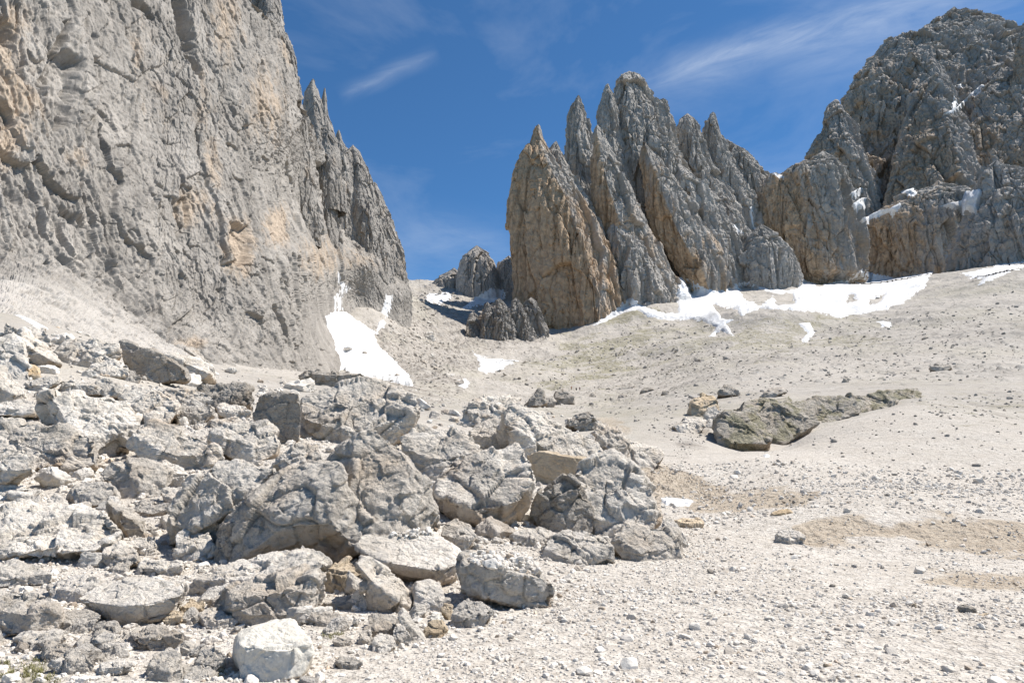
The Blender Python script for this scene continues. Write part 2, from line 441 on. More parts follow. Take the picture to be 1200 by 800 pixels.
def zone(name, P):
    px, py = proj(P); n = np.where(P[:, 1] < 70, fbm(P*0.5, 5, 0.65, seed=4), fbm(P*0.05, 5, 0.65, seed=4)*1.3)
    w = np.zeros(len(P))
    for poly, a, soft in ZONES[name]:
        bb = np.array(poly); m = (px > bb[:, 0].min()-110) & (px < bb[:, 0].max()+110) & (py > bb[:, 1].min()-110) & (py < bb[:, 1].max()+110) & (P[:, 1] > 2)
        if not m.any(): continue
        if name == 'grass': soft = soft*1.9
        d = inpoly(px[m], py[m], poly)+n[m]*soft*2.6
        w[m] = np.maximum(w[m], a*sstep(-soft*1.3, soft*1.0, d))
    return w

def detail_h(x, y):
    r = np.hypot(x, y)
    P = np.stack([x, y, np.zeros_like(x)], -1)
    far = sstep(20, 90, r)
    n = fbm(P*0.09, 6, 0.55, seed=2)*0.25*sstep(4, 30, r)
    n += fbm(P*0.6, 5, 0.55, seed=1)*0.045
    n += fbm(P*0.022, 6, 0.58, seed=3)*3.2*sstep(60, 300, r)
    n += np.maximum(fbm(P*0.011, 3, 0.5, seed=13), -0.1)*9*sstep(150, 330, r)*sstep(700, 520, r)
    n += fbm(P*0.16, 5, 0.65, seed=6)*0.55*sstep(40, 200, r)
    # gravel channels and small rills
    n += -np.abs(fbm(P*np.array([0.035, 0.012, 1]), 4, 0.5, seed=9))*3.0*sstep(70, 250, r)
    return n

def ground_z(x, y):
    x = np.atleast_1d(np.asarray(x, float)); y = np.atleast_1d(np.asarray(y, float))
    return base_h(x, y)+detail_h(x, y)

def on_ground(px, py, extra=0.0):
    """walk the sight lines until they meet the ground"""
    px = np.atleast_1d(np.asarray(px, float)); py = np.atleast_1d(np.asarray(py, float))
    Ds = np.exp(np.linspace(math.log(3.5), math.log(1200), 700))
    out = np.full(len(px), np.nan)
    for a in range(0, len(px), 400):
        s = slice(a, a+400)
        P = pt(px[s, None], py[s, None], Ds[None]); h = P[..., 2]-base_h(P[..., 0], P[..., 1])
        k = np.argmax(h < extra, 1); ok = (h < extra).any(1)
        k = np.maximum(k, 1); i = np.arange(len(k))
        h0, h1 = h[i, k-1]-extra, h[i, k]-extra; t = np.clip(h0/(h0-h1+1e-9), 0, 1)
        out[s] = np.where(ok, Ds[k-1]*(1-t)+Ds[k]*t, np.nan)
    return out

def build_terrain():
    az = np.radians(np.concatenate([np.linspace(-180, -46, 90)[:-1], np.linspace(-46, 46, 1250), np.linspace(46, 180, 90)[1:-1]]))
    r = np.concatenate([[0.0, 0.8, 1.8, 2.8], np.exp(np.linspace(math.log(3.6), math.log(22), 330)),
                        np.exp(np.linspace(math.log(22), math.log(760), 620))[1:], np.exp(np.linspace(math.log(760), math.log(2500), 50))[1:]])
    R, A = np.meshgrid(r, az, indexing='ij')
    X = R*np.sin(A); Y = R*np.cos(A)
    Z = ground_z(X.ravel(), Y.ravel())
    P = np.stack([X.ravel(), Y.ravel(), Z], -1)
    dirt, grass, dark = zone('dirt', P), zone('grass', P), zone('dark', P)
    rr = np.hypot(P[:, 0], P[:, 1])
    far = sstep(14, 75, rr+fbm(P*0.08, 3, seed=5)*12)*1.0
    # broken blocks in the gully and rough clods in the dirt banks are real relief
    m = (dark > 0.05) & (rr > 60)
    if m.any():
        c = cell(P[m]*np.array([0.16, 0.16, 0.16]), 2, 1.2); P[m, 2] += np.minimum(dark[m], .6)*np.maximum(c[:, 0]-0.05, 0)*sstep(0, 0.45, c[:, 1])*7*sstep(150, 380, rr[m])
        c = cell(P[m]*0.4, 3, 1.2); P[m, 2] += np.minimum(dark[m], .6)*np.maximum(c[:, 0], 0)*sstep(0, 0.45, c[:, 1])*3*sstep(130, 330, rr[m])
    m = dirt > 0.05
    P[m, 2] += dirt[m]*(fbm(P[m]*1.0, 6, 0.62, True, seed=8)*0.09-0.03)*np.minimum(rr[m]/14, 2)
    m = (rr > 30)
    c = cell(P[m]*0.7, 7, 0.3); P[m, 2] += np.maximum(c[:, 0]-0.36, 0)*2.6*sstep(0, 0.4, c[:, 1])*sstep(60, 160, rr[m])
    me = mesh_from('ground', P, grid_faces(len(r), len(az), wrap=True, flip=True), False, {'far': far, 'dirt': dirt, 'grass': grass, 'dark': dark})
    o = obj('ground', me, M_GROUND); tag(o, kind='structure')
    return o
GROUND = build_terrain()
# ---------------------------------------------------------------- rock faces
def rock_disp(P, S, seed, flute=0.35, h=None, bed=0.05, jt=1.0):
    """displacement in metres of a fractured limestone face; S = size of the large forms, h = spacing of the mesh"""
    Q = P/S
    w2 = w3 = wf = 1.0
    if h is not None:
        w2 = sstep(0.9, 0.35, h/(S/3.6)); w3 = sstep(0.9, 0.35, h/(S/9.5)); wf = sstep(1.0, 0.3, h/(S/8))
    a = fbm(Q*np.array([1.0, 1.0, flute*0.5]), 3, 0.5, True, seed)*0.5
    wr = fbm(Q*1.3, 2, seed=seed)[:, None]*0.18
    c1 = cell(Q*np.array([1.4, 1.4, 0.27])+wr, seed, 1.5)
    c2 = cell(Q*np.array([3.8, 3.8, 0.75])+wr, seed+1, 1.5)
    c3 = cell(Q*np.array([10, 10, 3.4]), seed+2, 1.5)
    f = fbm(Q*np.array([6, 6, 1.8]), 5, 0.6, False, seed+3)
    # long joints and chimneys, then bedding ledges
    j1 = np.abs(fbm(Q*np.array([1.7, 1.7, 0.16])+wr, 2, 0.5, False, seed+5))
    j2 = np.abs(fbm(Q*np.array([4.6, 4.6, 0.5])+wr, 2, 0.5, False, seed+6))
    zz = Q[:, 2]*3.1+Q[:, 0]*0.5+fbm(Q*0.9, 3, seed=seed+7)*0.9; fz = zz-np.floor(zz)
    d = a*0.30+c1[:, 0]*0.42+c2[:, 0]*0.20*w2+c3[:, 0]*0.075*w3+f*0.07*wf
    d -= 0.20*sstep(0.07, 0.0, j1)+0.09*jt*sstep(0.07, 0.0, j2)*w2
    d -= 0.10*sstep(0.06, 0.0, c1[:, 1])+0.05*sstep(0.08, 0.0, c2[:, 1])*w2
    d += (sstep(0.0, 0.85, fz)-sstep(0.85, 1.0, fz))*bed*w2
    return d*S*0.42

def smooth_rows(rows, n):
    rows = np.array(sorted(rows), float); y = np.linspace(rows[0, 0], rows[-1, 0], n)
    # a little denser near the tip
    t = np.linspace(0, 1, n)**1.25; y = rows[0, 0]+t*(rows[-1, 0]-rows[0, 0])
    return y, np.interp(y, rows[:, 0], rows[:, 1]), np.interp(y, rows[:, 0], rows[:, 2])

def tower(name, rows, D, S, seed, mat=None, depth=0.85, ridge=0.0, pw=1.25, lean=0.12, amp=1.0, ochre=0.5, res=1.0, parent=None, extra=60, tipd=None, round_top=False):
    """a rock tower standing at distance D: real cross-sections, outline widths from the survey"""
    rows = list(rows); rows.sort(); last = rows[-1]
    rows.append((last[0]+extra, last[1]-extra*0.12, last[2]+extra*0.12))
    hpx = rows[-1][0]-rows[0][0]; wpx = max(r[2]-r[1] for r in rows)
    n = int(max(40, min(520, hpx*1.15*res))); m = int(max(48, min(560, wpx*2.4*res)))
    y, L, R = smooth_rows(rows, n)
    cy_ = (400-y)/F; kz = (ST+cy_*CT)/(CT-cy_*ST); zb = EYE[2]+kz[-1]*D
    Dr = (D+lean*(EYE[2]-zb))/(1-lean*kz)
    PL = pt(L, y, Dr); PR = pt(R, y, Dr)
    c = (PL+PR)/2; hw = (PR[:, 0]-PL[:, 0])/2
    if round_top: pass
    hd = np.minimum(hw*depth, np.maximum(hw*0.45, hw.max()*depth*0.75))+0.0
    z0 = c[-1, 2]; ztop = c[0, 2]
    yc = Dr                                  # the face leans back as it rises
    # spend most of the columns on the sides that can be seen
    u = np.linspace(0, 1, m, endpoint=False)
    ph = np.where(u < 0.72, PI+u/0.72*PI*1.0, (u-0.72)/0.28*PI)      # pi..2pi = front, 0..pi = back
    cs, sn = np.cos(ph), np.sin(ph)
    cx = np.sign(cs)*np.abs(cs)**(2/pw); cy = np.sign(sn)*np.abs(sn)**(2/pw)
    X = c[:, 0:1]+hw[:, None]*(cx[None]+ridge*np.clip(-cy, 0, 1)[None]*(1-np.abs(cx))[None])
    Y = yc[:, None]+hd[:, None]*cy[None]
    Z = np.repeat(c[:, 2:3], m, 1)
    G = np.stack([X, Y, Z], -1)
    N = -grid_normals(G, True)
    cen = np.stack([c[:, 0], yc, c[:, 2]], -1)[:, None]
    N *= np.sign((N*(G-cen)).sum(-1, keepdims=True).mean()) or 1
    Pf = G.reshape(-1, 3); Nf = N.reshape(-1, 3)
    d = (rock_disp(Pf, S, seed)*0.85+rock_disp(Pf, S/3.2, seed+9, 0.22)*0.42).reshape(n, m)*amp
    lim = np.minimum(1.0, (hw/(S*0.75))**0.7)[:, None]*0.9+0.1
    d = d*lim
    G2 = G+(N*np.array([1, 1, 0.5]))*d[..., None]
    nx = N[..., 0]
    low = sstep(0.15, 0.7, np.linspace(0, 1, n))[:, None]
    oc = ochre*(0.35+0.65*sstep(0.2, -0.75, nx))*(0.55+0.45*low)
    V = G2.reshape(-1, 3); fc = grid_faces(n, m, wrap=True)
    tip = G2[0].mean(0)+np.array([0, 0, (tipd if tipd else hw[0]*0.8+0.3)])
    V = np.concatenate([V, tip[None]]); k = len(V)-1
    me = mesh_from(name, V, fc[:, ::-1], False, {'ochre': np.r_[oc.ravel(), ochre*0.3]})
    # close the tip
    import bmesh
    bm = bmesh.new(); bm.from_mesh(me); bm.verts.ensure_lookup_table()
    for j in range(m): bm.faces.new((bm.verts[j], bm.verts[(j+1) % m], bm.verts[k]))
    bm.normal_update(); bmesh.ops.recalc_face_normals(bm, faces=bm.faces[:]); bm.to_mesh(me); bm.free()
    return obj(name, me, mat or M_TOWER, parent)

CLIFFS = []
def rt(label, cat, name='rock_tower', group=None, **k):
    o = tower(name, **k); tag(o, label, cat, group, kind='structure'); CLIFFS.append(o); return o

# --- the great wall on the left
def left_wall():
    C = []
    def c(px, *r):
        for py, D in r: C.append((px, py, math.log(D)))
    c(-320, (480, 34), (330, 52), (150, 62), (0, 70), (-250, 92))
    c(-150, (480, 38), (345, 58), (250, 70), (100, 82), (-250, 112))
    c(0, (420, 46), (365, 58), (325, 78), (250, 88), (100, 98), (0, 105), (-250, 130))
    c(100, (440, 60), (395, 72), (345, 92), (250, 106), (100, 120), (0, 128), (-250, 152))
    c(200, (480, 70), (430, 90), (385, 112), (300, 126), (150, 145), (0, 160), (-200, 180))
    c(300, (480, 105), (445, 124), (400, 142), (300, 158), (150, 184), (0, 206), (-100, 222))
    c(350, (490, 135), (448, 160), (380, 186), (300, 206), (150, 236), (60, 256))
    c(400, (470, 215), (430, 238), (400, 290), (372, 338), (340, 345), (292, 356), (262, 395), (160, 420))
    c(440, (420, 330), (370, 376), (332, 384), (303, 390), (285, 430), (230, 460))
    c(478, (400, 400), (360, 410), (335, 418), (318, 470), (290, 490))
    C = np.array(C); fit = rbf_fit(C[:, :2]/100, C[:, 2], 0.002)
    sk = np.array([(-330, -320), (100, -260), (200, -150), (262, -60), (290, -20), (300, 8), (325, 30), (345, 85), (358, 128), (372, 165), (390, 190), (400, 205), (420, 235), (437, 262), (452, 290), (466, 318), (474, 330), (482, 345)], float)
    bt = np.array([(-330, 480), (0, 440), (100, 455), (200, 490), (300, 490), (370, 480), (392, 445), (392.1, 440), (402, 380), (440, 378), (452, 372), (482, 352)], float)
    nu, nv, nb = 1500, 860, 20
    u = np.concatenate([np.linspace(-330, -30, 130)[:-1], np.linspace(-30, 180, 350)[:-1], np.linspace(180, 482, nu-478)])
    ys = np.interp(u, sk[:, 0], sk[:, 1])+_fbm(np.stack([u*0.06, 0*u, 0*u], -1), 5, 0.6, False, 3)*9
    yb = np.interp(u, bt[:, 0], bt[:, 1])+30
    t = np.linspace(0, 1, nv)[:, None]
    # rows packed into the part of the face that can be seen from the path
    t = 0.55*t+0.45*t**1.8
    yy = yb[None]*(1-t)+ys[None]*t; uu = np.repeat(u[None], nv, 0)
    D = np.exp(rbf_eval(fit, np.stack([uu.ravel(), yy.ravel()], -1)/100)).reshape(yy.shape)
    G = pt(uu, yy, D)
    back = []
    for k in range(1, nb+1):
        q = G[-1].copy(); s = k/nb
        q[:, 0] -= 60*s; q[:, 1] += 90*s; q[:, 2] -= 160*s*s+4*s; back.append(q)
    G = np.concatenate([G, np.array(back)], 0)
    N = grid_normals(G); 
    if (N[:nv]*(EYE-G[:nv])).sum(-1).mean() < 0: N = -N
    Pf = G.reshape(-1, 3); Nf = N.reshape(-1, 3)
    px, py = proj(Pf)
    SH = np.array([[1, 0, 0.30], [0, 1, -0.12], [0, 0, 1.0]])      # the cracks run slightly slanted
    Pn = Pf.copy(); Pn[:, 1] = np.where(Pf[:, 1] < 115, Pf[:, 1], 115+(Pf[:, 1]-115)*0.42); Pn[:, 0] += Pf[:, 2]*0.28; Pn[:, 1] -= Pf[:, 2]*0.08
    dist = Pf[:, 1]; sc = np.clip(dist/140, 0.5, 2.0)
    sp = np.maximum(np.linalg.norm(np.gradient(G, axis=0), axis=-1), np.linalg.norm(np.gradient(G, axis=1), axis=-1)).ravel()
    sp[~np.isfinite(sp)] = 9; sp = np.minimum(sp, 9)
    wk = sstep(3.0, 0.8, sp/1.0)
    d = rock_disp(Pn, 11.0, 21, 0.30, sp*0.5, 0.0, 1.6)*0.52+rock_disp(Pn, 3.6, 25, 0.35, sp*0.5, 0.0, 1.6)*0.9*wk
    apron = sstep(-25, 25, py-np.interp(px, [0, 100, 200, 260, 330, 400, 455], [300, 340, 395, 440, 420, 330, 335]))
    d *= 1-0.45*apron
    f = fbm(Pn*np.array([1.1, 1.1, 0.7]), 5, 0.65, True, 31); d += f*0.3*sstep(0.8, 0.25, sp)
    # named features of the face: the deep chimney with the dark slab, niches and cracks
    def mark(poly, dep, soft):
        w = sstep(-soft, soft, inpoly(px, py, poly)+fbm(Pf*0.25, 3, seed=7)*soft*1.2); return w*dep
    d -= mark([(62, 70), (72, 60), (88, 75), (82, 140), (60, 155), (55, 120)], 3.2, 5)
    d -= mark([(70, 30), (80, 25), (60, 95), (48, 120), (42, 110)], 2.8, 3)
    d -= mark([(200, -20), (215, -20), (228, 40), (240, 90), (228, 80), (212, 30)], 5.0, 3)
    d -= mark([(268, 262), (290, 266), (292, 300), (280, 312), (266, 290)], 3.0, 3)
    d -= mark([(205, 235), (222, 230), (228, 270), (212, 275)], 2.0, 3)
    d -= mark([(140, -20), (175, 10), (182, 20), (160, 12)], 3.0, 3)
    d -= mark([(0, 20), (12, 30), (14, 55), (0, 45)], 3.0, 4)
    d -= mark([(195, 385), (214, 395), (238, 405), (232, 412), (205, 402)], 1.6, 3)
    d -= mark([(70, 240), (100, 255), (110, 268), (95, 268), (74, 252)], 1.6, 3)
    d -= mark([(372, 190), (386, 195), (402, 260), (398, 288), (386, 280), (378, 230)], 5, 3)
    d -= mark([(350, 120), (356, 118), (364, 175), (356, 170)], 4, 2)
    dd = d.reshape(nv+nb, len(u))
    gu = np.abs(np.gradient(dd, axis=1)); gm = sstep(0.25, 0.8, gu)
    for _ in range(3): q = np.pad(gm, 1, mode='edge'); gm = np.maximum(gm, 0.8*np.maximum(q[1:-1, :-2], q[1:-1, 2:]))
    gm *= 0.15+0.85*apron.reshape(gm.shape)
    vb = dd.copy()
    for _ in range(5): q = np.pad(vb, ((1, 1), (0, 0)), mode='edge'); vb = (q[:-2]+q[2:]+2*q[1:-1])/4
    d = (dd*(1-gm)+vb*gm).ravel()
    dg = np.pad(d.reshape(nv+nb, len(u)), 1, mode='edge')
    d = ((dg[1:-1, 1:-1]*2+dg[:-2, 1:-1]+dg[2:, 1:-1]+dg[1:-1, :-2]+dg[1:-1, 2:])/6).ravel()
    low_ = apron*sstep(200, 120, Pf[:, 1]);
    d += low_*(fbm(Pf*0.6, 6, 0.7, seed=35)*0.55)
    G2 = Pf+Nf*d[:, None]*np.array([1, 1, 0.6])
    oc = np.zeros(len(Pf))
    for (ex, ey, rx, ry, a) in ((-5, 110, 48, 90, .85), (12, 30, 25, 30, .6), (265, 25, 22, 60, .6), (312, 120, 26, 55, .65), (335, 60, 14, 30, .5), (280, 290, 18, 34, 1.1), (325, 265, 18, 26, .9),
                               (230, 240, 26, 38, .6), (250, 190, 14, 50, .6), (165, 60, 22, 60, .35), (220, 400, 28, 10, .8), (375, 300, 30, 30, .6), (185, 100, 30, 40, .3),
                               (90, 185, 20, 20, .5), (240, 120, 16, 60, .45), (420, 305, 36, 16, .5), (400, 235, 25, 40, .3)):
        oc = np.maximum(oc, a*np.exp(-(((px-ex)/rx)**2+((py-ey)/ry)**2)))
    oc = oc*1.2-0.25*apron*(oc < .5)
    pale = sstep(-12, 22, inpoly(px, py, [(-330, 300), (0, 318), (60, 325), (130, 345), (170, 372), (215, 400), (235, 440), (-330, 480)])+fbm(Pf*0.12, 4, seed=44)*22)
    me = mesh_from('rock_wall', G2, grid_faces(nv+nb, len(u)), False, {'ochre': oc, 'pale': pale})
    me.flip_normals() if me.polygons[5000].normal.dot(Vector(EYE)-me.polygons[5000].center) < 0 else None
    o = obj('cliff', me, M_WALL)
    tag(o, 'huge pale grey limestone wall filling the left side with ochre patches', 'cliff', kind='structure'); CLIFFS.append(o)
    return o
WALL = left_wall()

# towers along the crest of the wall
WT = 'rock towers along the crest of the left wall'
def wt(label, rows, D, S, seed, **k):
    k.setdefault('ochre', 0.5); k.setdefault('ridge', 0.3); k.setdefault('pw', 1.5)
    return rt(label, 'rock tower', rows=rows, D=D, S=S, seed=seed, mat=M_WALL, group=WT, **k)
wt('tall grey tower with an ochre foot highest on the left wall crest', [(-30, 312, 322), (0, 297, 328), (30, 294, 332), (70, 297, 348), (110, 300, 352), (160, 310, 362), (230, 318, 372)], 258, 11, 41, extra=60, amp=0.6)
wt('pale ochre shoulder left of the tall grey tower at the top edge', [(-90, 235, 270), (-30, 232, 290), (30, 236, 300), (90, 250, 312), (150, 262, 322)], 216, 11, 42, extra=50, ochre=0.8, amp=0.6)
wt('thin double pinnacle right below the tall grey tower', [(94, 365, 368), (108, 358, 373), (125, 356, 378), (160, 355, 384), (210, 360, 392), (260, 365, 398)], 345, 10, 43, extra=50, amp=0.6)
wt('needle standing right beside the double pinnacle', [(104, 379.5, 381.5), (118, 377, 383.5), (135, 376, 385), (150, 372, 390), (190, 368, 400)], 350, 7, 44, extra=60, amp=0.6)
wt('broken grey block halfway down the wall crest', [(154, 395, 399), (165, 392, 402), (180, 385, 412), (210, 380, 416), (250, 378, 420)], 402, 12, 45, extra=60, amp=0.65)
wt('pointed tower with a dark cleft on its left side', [(172, 411, 416), (178, 406, 422), (200, 402, 432), (240, 396, 442), (280, 392, 455), (310, 396, 460), (325, 400, 463)], 405, 13, 46, extra=34, amp=0.7)
wt('last grey tower at the low right end of the wall', [(216, 436, 442), (230, 431, 449), (250, 428, 456), (280, 426, 466), (310, 422, 474), (326, 420, 477)], 424, 12, 47, extra=40, ochre=0.9, amp=0.7)
wt('tiny needle at the foot of the last wall tower', [(272, 463, 465), (282, 461, 468), (295, 460, 473), (325, 458, 478)], 436, 6, 48, extra=30, ochre=0.8)

# --- the jagged group in the middle
MG = 'spires of the jagged middle group'
def mt(label, rows, D, S, seed, **k):
    return rt(label, 'spire', name='rock_spire', rows=rows, D=D, S=S, seed=seed, group=MG, **k)
mt('ochre faced leftmost spire of the middle group with a thin tip', [(148, 628, 633), (156, 624, 634), (166, 620, 637), (180, 613, 645), (205, 605, 662), (235, 599, 684), (260, 597, 698), (290, 597, 714), (320, 598, 726), (350, 602, 735), (385, 612, 738), (405, 640, 735)],
   540, 34, 51, ridge=0.35, ochre=2.0, amp=0.75, depth=0.8, extra=50)
mt('triple toothed rib rising behind the ochre spire', [(167, 650, 654), (180, 640, 660), (200, 636, 668), (235, 640, 690), (280, 660, 712), (330, 690, 728)], 556, 18, 52, ridge=0.3, extra=50, ochre=0.4)
mt('slim pointed grey spire second from the left', [(113, 676, 680), (122, 671, 684), (135, 666, 688), (155, 663, 692), (185, 660, 696), (220, 662, 702), (265, 668, 716), (300, 672, 730)], 600, 20, 53, ridge=-0.2, extra=60, ochre=0.3)
mt('long slanting buttress in front of the main peak', [(148, 698, 702), (158, 694, 708), (180, 692, 718), (205, 692, 731), (235, 694, 745), (265, 700, 762), (300, 712, 780), (330, 724, 798), (352, 735, 808), (365, 745, 806)],
   560, 26, 54, ridge=-0.3, extra=45, ochre=1.15, amp=0.85)
mt('low buttress standing at the foot of the slanting buttress', [(258, 718, 724), (275, 708, 742), (300, 706, 762), (325, 712, 778), (350, 722, 790), (375, 735, 792), (390, 745, 780)], 545, 20, 55, ridge=-0.3, extra=40, ochre=0.35)
mt('broad main peak highest of the middle group', [(88, 733, 742), (94, 724, 752), (104, 721, 760), (118, 719, 770), (135, 717, 781), (155, 712, 787), (180, 708, 794), (215, 706, 815), (255, 712, 838), (300, 740, 860)],
   640, 30, 56, ridge=0.0, extra=90, ochre=0.4, pw=2.0)
mt('narrow side peak against the left of the main peak', [(100, 710, 714), (110, 706, 719), (130, 702, 724), (155, 697, 728), (185, 695, 735), (220, 697, 745)], 625, 18, 57, extra=60, ochre=0.35)
mt('second slanting buttress right of the main peak foot', [(172, 752, 762), (190, 750, 778), (215, 752, 795), (245, 758, 815), (275, 768, 832), (305, 785, 846), (325, 800, 852), (342, 815, 850)], 590, 26, 58, ridge=-0.35, extra=45, ochre=1.15, amp=0.85)
mt('third slanting rib of the middle group', [(196, 790, 800), (215, 786, 822), (245, 790, 845), (275, 802, 862), (305, 822, 872), (322, 836, 872)], 610, 24, 59, ridge=-0.3, extra=45, ochre=0.4)
mt('rounded grey peak right of the main peak', [(138, 800, 811), (146, 794, 818), (160, 790, 824), (185, 787, 832), (215, 790, 850), (250, 796, 880)], 670, 24, 60, extra=80, ochre=0.3)
mt('slender finger peak right of the rounded peak', [(133, 833, 838), (142, 828, 841), (160, 824, 847), (180, 823, 855), (215, 826, 880), (260, 834, 905)], 680, 20, 61, extra=80, ochre=0.45)
mt('stepped shoulder falling right from the finger peak', [(168, 846, 858), (178, 844, 874), (190, 842, 888), (202, 840, 900), (225, 838, 915), (270, 850, 935), (310, 870, 950)], 690, 24, 62, extra=60, ochre=0.45)
mt('blocky bastion with an ochre foot beside the snow col', [(184, 955, 972), (194, 935, 980), (202, 912, 988), (215, 898, 994), (240, 890, 1002), (275, 888, 1008), (305, 895, 1010), (325, 912, 1008), (338, 935, 990)], 660, 30, 63, ridge=0.1, extra=40, ochre=1.1, pw=1.7)
mt('low rounded buttress standing in the snow', [(268, 885, 898), (280, 876, 912), (295, 868, 924), (312, 862, 934), (328, 862, 938), (338, 870, 934)], 610, 18, 64, extra=35, ochre=0.15, pw=2.0)
mt('dark grooved rib left of the low rounded buttress', [(232, 842, 850), (250, 836, 868), (280, 834, 885), (305, 838, 890), (322, 848, 885)], 640, 18, 65, extra=35, ochre=0.35)
FG = 'small slanting fins at the foot of the ochre spire'
for i, (rows, D) in enumerate([([(378, 552, 558), (390, 548, 563), (405, 546, 566), (415, 547, 566)], 485), ([(366, 568, 574), (380, 564, 581), (400, 562, 584), (416, 565, 586)], 480),
        ([(362, 583, 589), (378, 579, 598), (400, 578, 604), (417, 582, 606)], 478), ([(362, 600, 608), (378, 598, 618), (398, 600, 628), (410, 604, 630)], 486), ([(366, 578, 592), (374, 566, 606), (384, 560, 622), (396, 562, 636)], 512),
        ([(362, 618, 626), (375, 614, 634), (392, 615, 640), (402, 620, 640)], 492)]):
    rt(['small pale fin leftmost at the foot of the ochre spire', 'second small fin from the left below the ochre spire', 'tall middle fin at the foot of the ochre spire', 'broad fin touching the foot of the ochre spire',
        'dark rock hump behind the small fins', 'narrow fin tucked against the base of the ochre spire'][i], 'rock fin', name='rock_fin', rows=[(a_-9 if a_ < 385 else a_-3, b_-1, c_+1) for a_, b_, c_ in rows], D=D, S=8, seed=70+i, group=FG, extra=30, ochre=0.6, ridge=[-.4, .35, -.3, .4, 0, .3][i], lean=0.25, amp=1.5, pw=1.5, res=1.6, mat=M_TOWER if i == 4 else M_WALL)
CG = 'rocks on the col between the two cliffs'
rt('dark rounded rock tower standing on the col', 'rock tower', rows=[(294, 551, 566), (300, 545, 574), (308, 540, 579), (325, 536, 582), (345, 535, 584)], D=640, S=16, seed=80, group=CG, extra=30, ochre=0.25, pw=2.6, mat=M_MOUNT, amp=0.8)
rt('small dark block between the col tower and the ochre spire', 'rock tower', rows=[(303, 592, 600), (308, 585, 606), (320, 582, 608), (335, 580, 610)], D=650, S=10, seed=81, group=CG, extra=30, ochre=0.2, pw=2.4, mat=M_MOUNT)
rt('low ragged ridge left of the col tower', 'rock tower', rows=[(317, 528, 536), (323, 518, 542), (331, 506, 546), (340, 500, 548)], D=660, S=10, seed=82, group=CG, extra=30, ochre=0.2, mat=M_MOUNT)

# --- the big summit on the right
BG = 'dark mountain mass on the right'
def bt_(label, rows, D, S, seed, **k):
    k.setdefault('mat', M_MOUNT); k.setdefault('ochre', 0.8)
    return rt(label, 'mountain', name='mountain', rows=rows, D=D, S=S, seed=seed, group=BG, **k)
bt_('big dark flat topped summit at the upper right', [(16, 1108, 1130), (20, 1098, 1134), (27, 1090, 1172), (36, 1088, 1182), (46, 1060, 1188), (52, 1040, 1200), (62, 1032, 1225), (78, 1020, 1270), (95, 1001, 1300), (120, 992, 1330), (160, 985, 1350), (210, 975, 1370), (270, 970, 1400), (310, 975, 1400)],
    1000, 60, 90, pw=1.7, extra=60, lean=0.35, depth=0.5, res=1.0, amp=1.1)
bt_('stepped shoulder on the left flank of the big summit', [(121, 974, 984), (130, 967, 988), (150, 962, 1000), (170, 950, 1008), (185, 945, 1016), (215, 948, 1030), (260, 955, 1040)], 960, 34, 91, extra=60, lean=0.2)
bt_('central ridge descending in front of the big summit', [(70, 1085, 1095), (100, 1075, 1115), (140, 1062, 1130), (190, 1050, 1160), (230, 1040, 1180), (250, 1035, 1190)], 900, 40, 92, extra=50, lean=0.35, ridge=-0.3)
bt_('right hand ridge of the big summit below the snow streak', [(85, 1165, 1180), (120, 1145, 1215), (160, 1130, 1260), (200, 1120, 1290), (240, 1110, 1300)], 880, 40, 93, extra=50, lean=0.35, ridge=0.2)
bt_('rock tip at the right edge of the picture', [(27, 1199, 1206), (36, 1197, 1215), (50, 1192, 1225), (75, 1188, 1240)], 950, 14, 94, extra=40, lean=0.2)
bt_('banded lower cliff under the snow ledges', [(220, 1088, 1108), (230, 1062, 1128), (242, 1040, 1142), (256, 1018, 1150), (275, 1008, 1152), (300, 1006, 1148), (318, 1012, 1140)], 780, 36, 95, extra=40, pw=1.8, ochre=0.95, mat=M_TOWER)
bt_('dark brown rock spur at the right edge above the scree', [(194, 1160, 1176), (205, 1154, 1205), (225, 1148, 1250), (250, 1140, 1280), (275, 1130, 1300), (300, 1122, 1320), (322, 1118, 1340)], 560, 36, 96, extra=40, pw=1.7, ochre=0.45)
# ---------------------------------------------------------------- boulders
_ico = {}
def ico(sub):
    if sub not in _ico:
        import bmesh
        bm = bmesh.new(); bmesh.ops.create_icosphere(bm, subdivisions=sub, radius=1.0)
        V = np.array([v.co[:] for v in bm.verts]); Fc = np.array([[v.index for v in f.verts] for f in bm.faces]); bm.free()
        _ico[sub] = (V, Fc)
    return _ico[sub]

def rock_skin(P, Nn, S, seed, rough=1.0, strata=0.0):
    """weathered skin: chips, pits and ledges, S = size of the rock in metres"""
    Q = P/S
    c1 = cell(Q*2.1+fbm(Q*2, 2, seed=seed)[:, None]*0.2, seed, 1.2)
    c2 = cell(Q*np.array([5.5, 5.5, 6]), seed+1, 1.3)
    c3 = cell(Q*15, seed+2, 1.3)
    d = c1[:, 0]*0.075+c2[:, 0]*0.026+c3[:, 0]*0.009+fbm(Q*1.6, 7, 0.5, False, seed)*0.028+fbm(Q*4.5, 6, 0.7, True, seed+2)*0.014*rough+np.minimum(fbm(Q*13, 4, 0.7, False, seed+6), 0.0)*0.022
    d -= 0.018*sstep(0.07, 0.0, c1[:, 1])
    if rough > 1.2:
        d += fbm(Q*3.6, 6, 0.62, True, seed+4)*0.011*rough+np.minimum(fbm(Q*7, 4, 0.6, False, seed+5), 0)*0.035+c2[:, 0]*0.03
    if strata:
        zz = Q[:, 2]*7+fbm(Q*1.5, 3, seed=seed)*1.6
        d += strata*0.014*(np.abs((zz % 1)-0.5)*2)**2
    return d*S

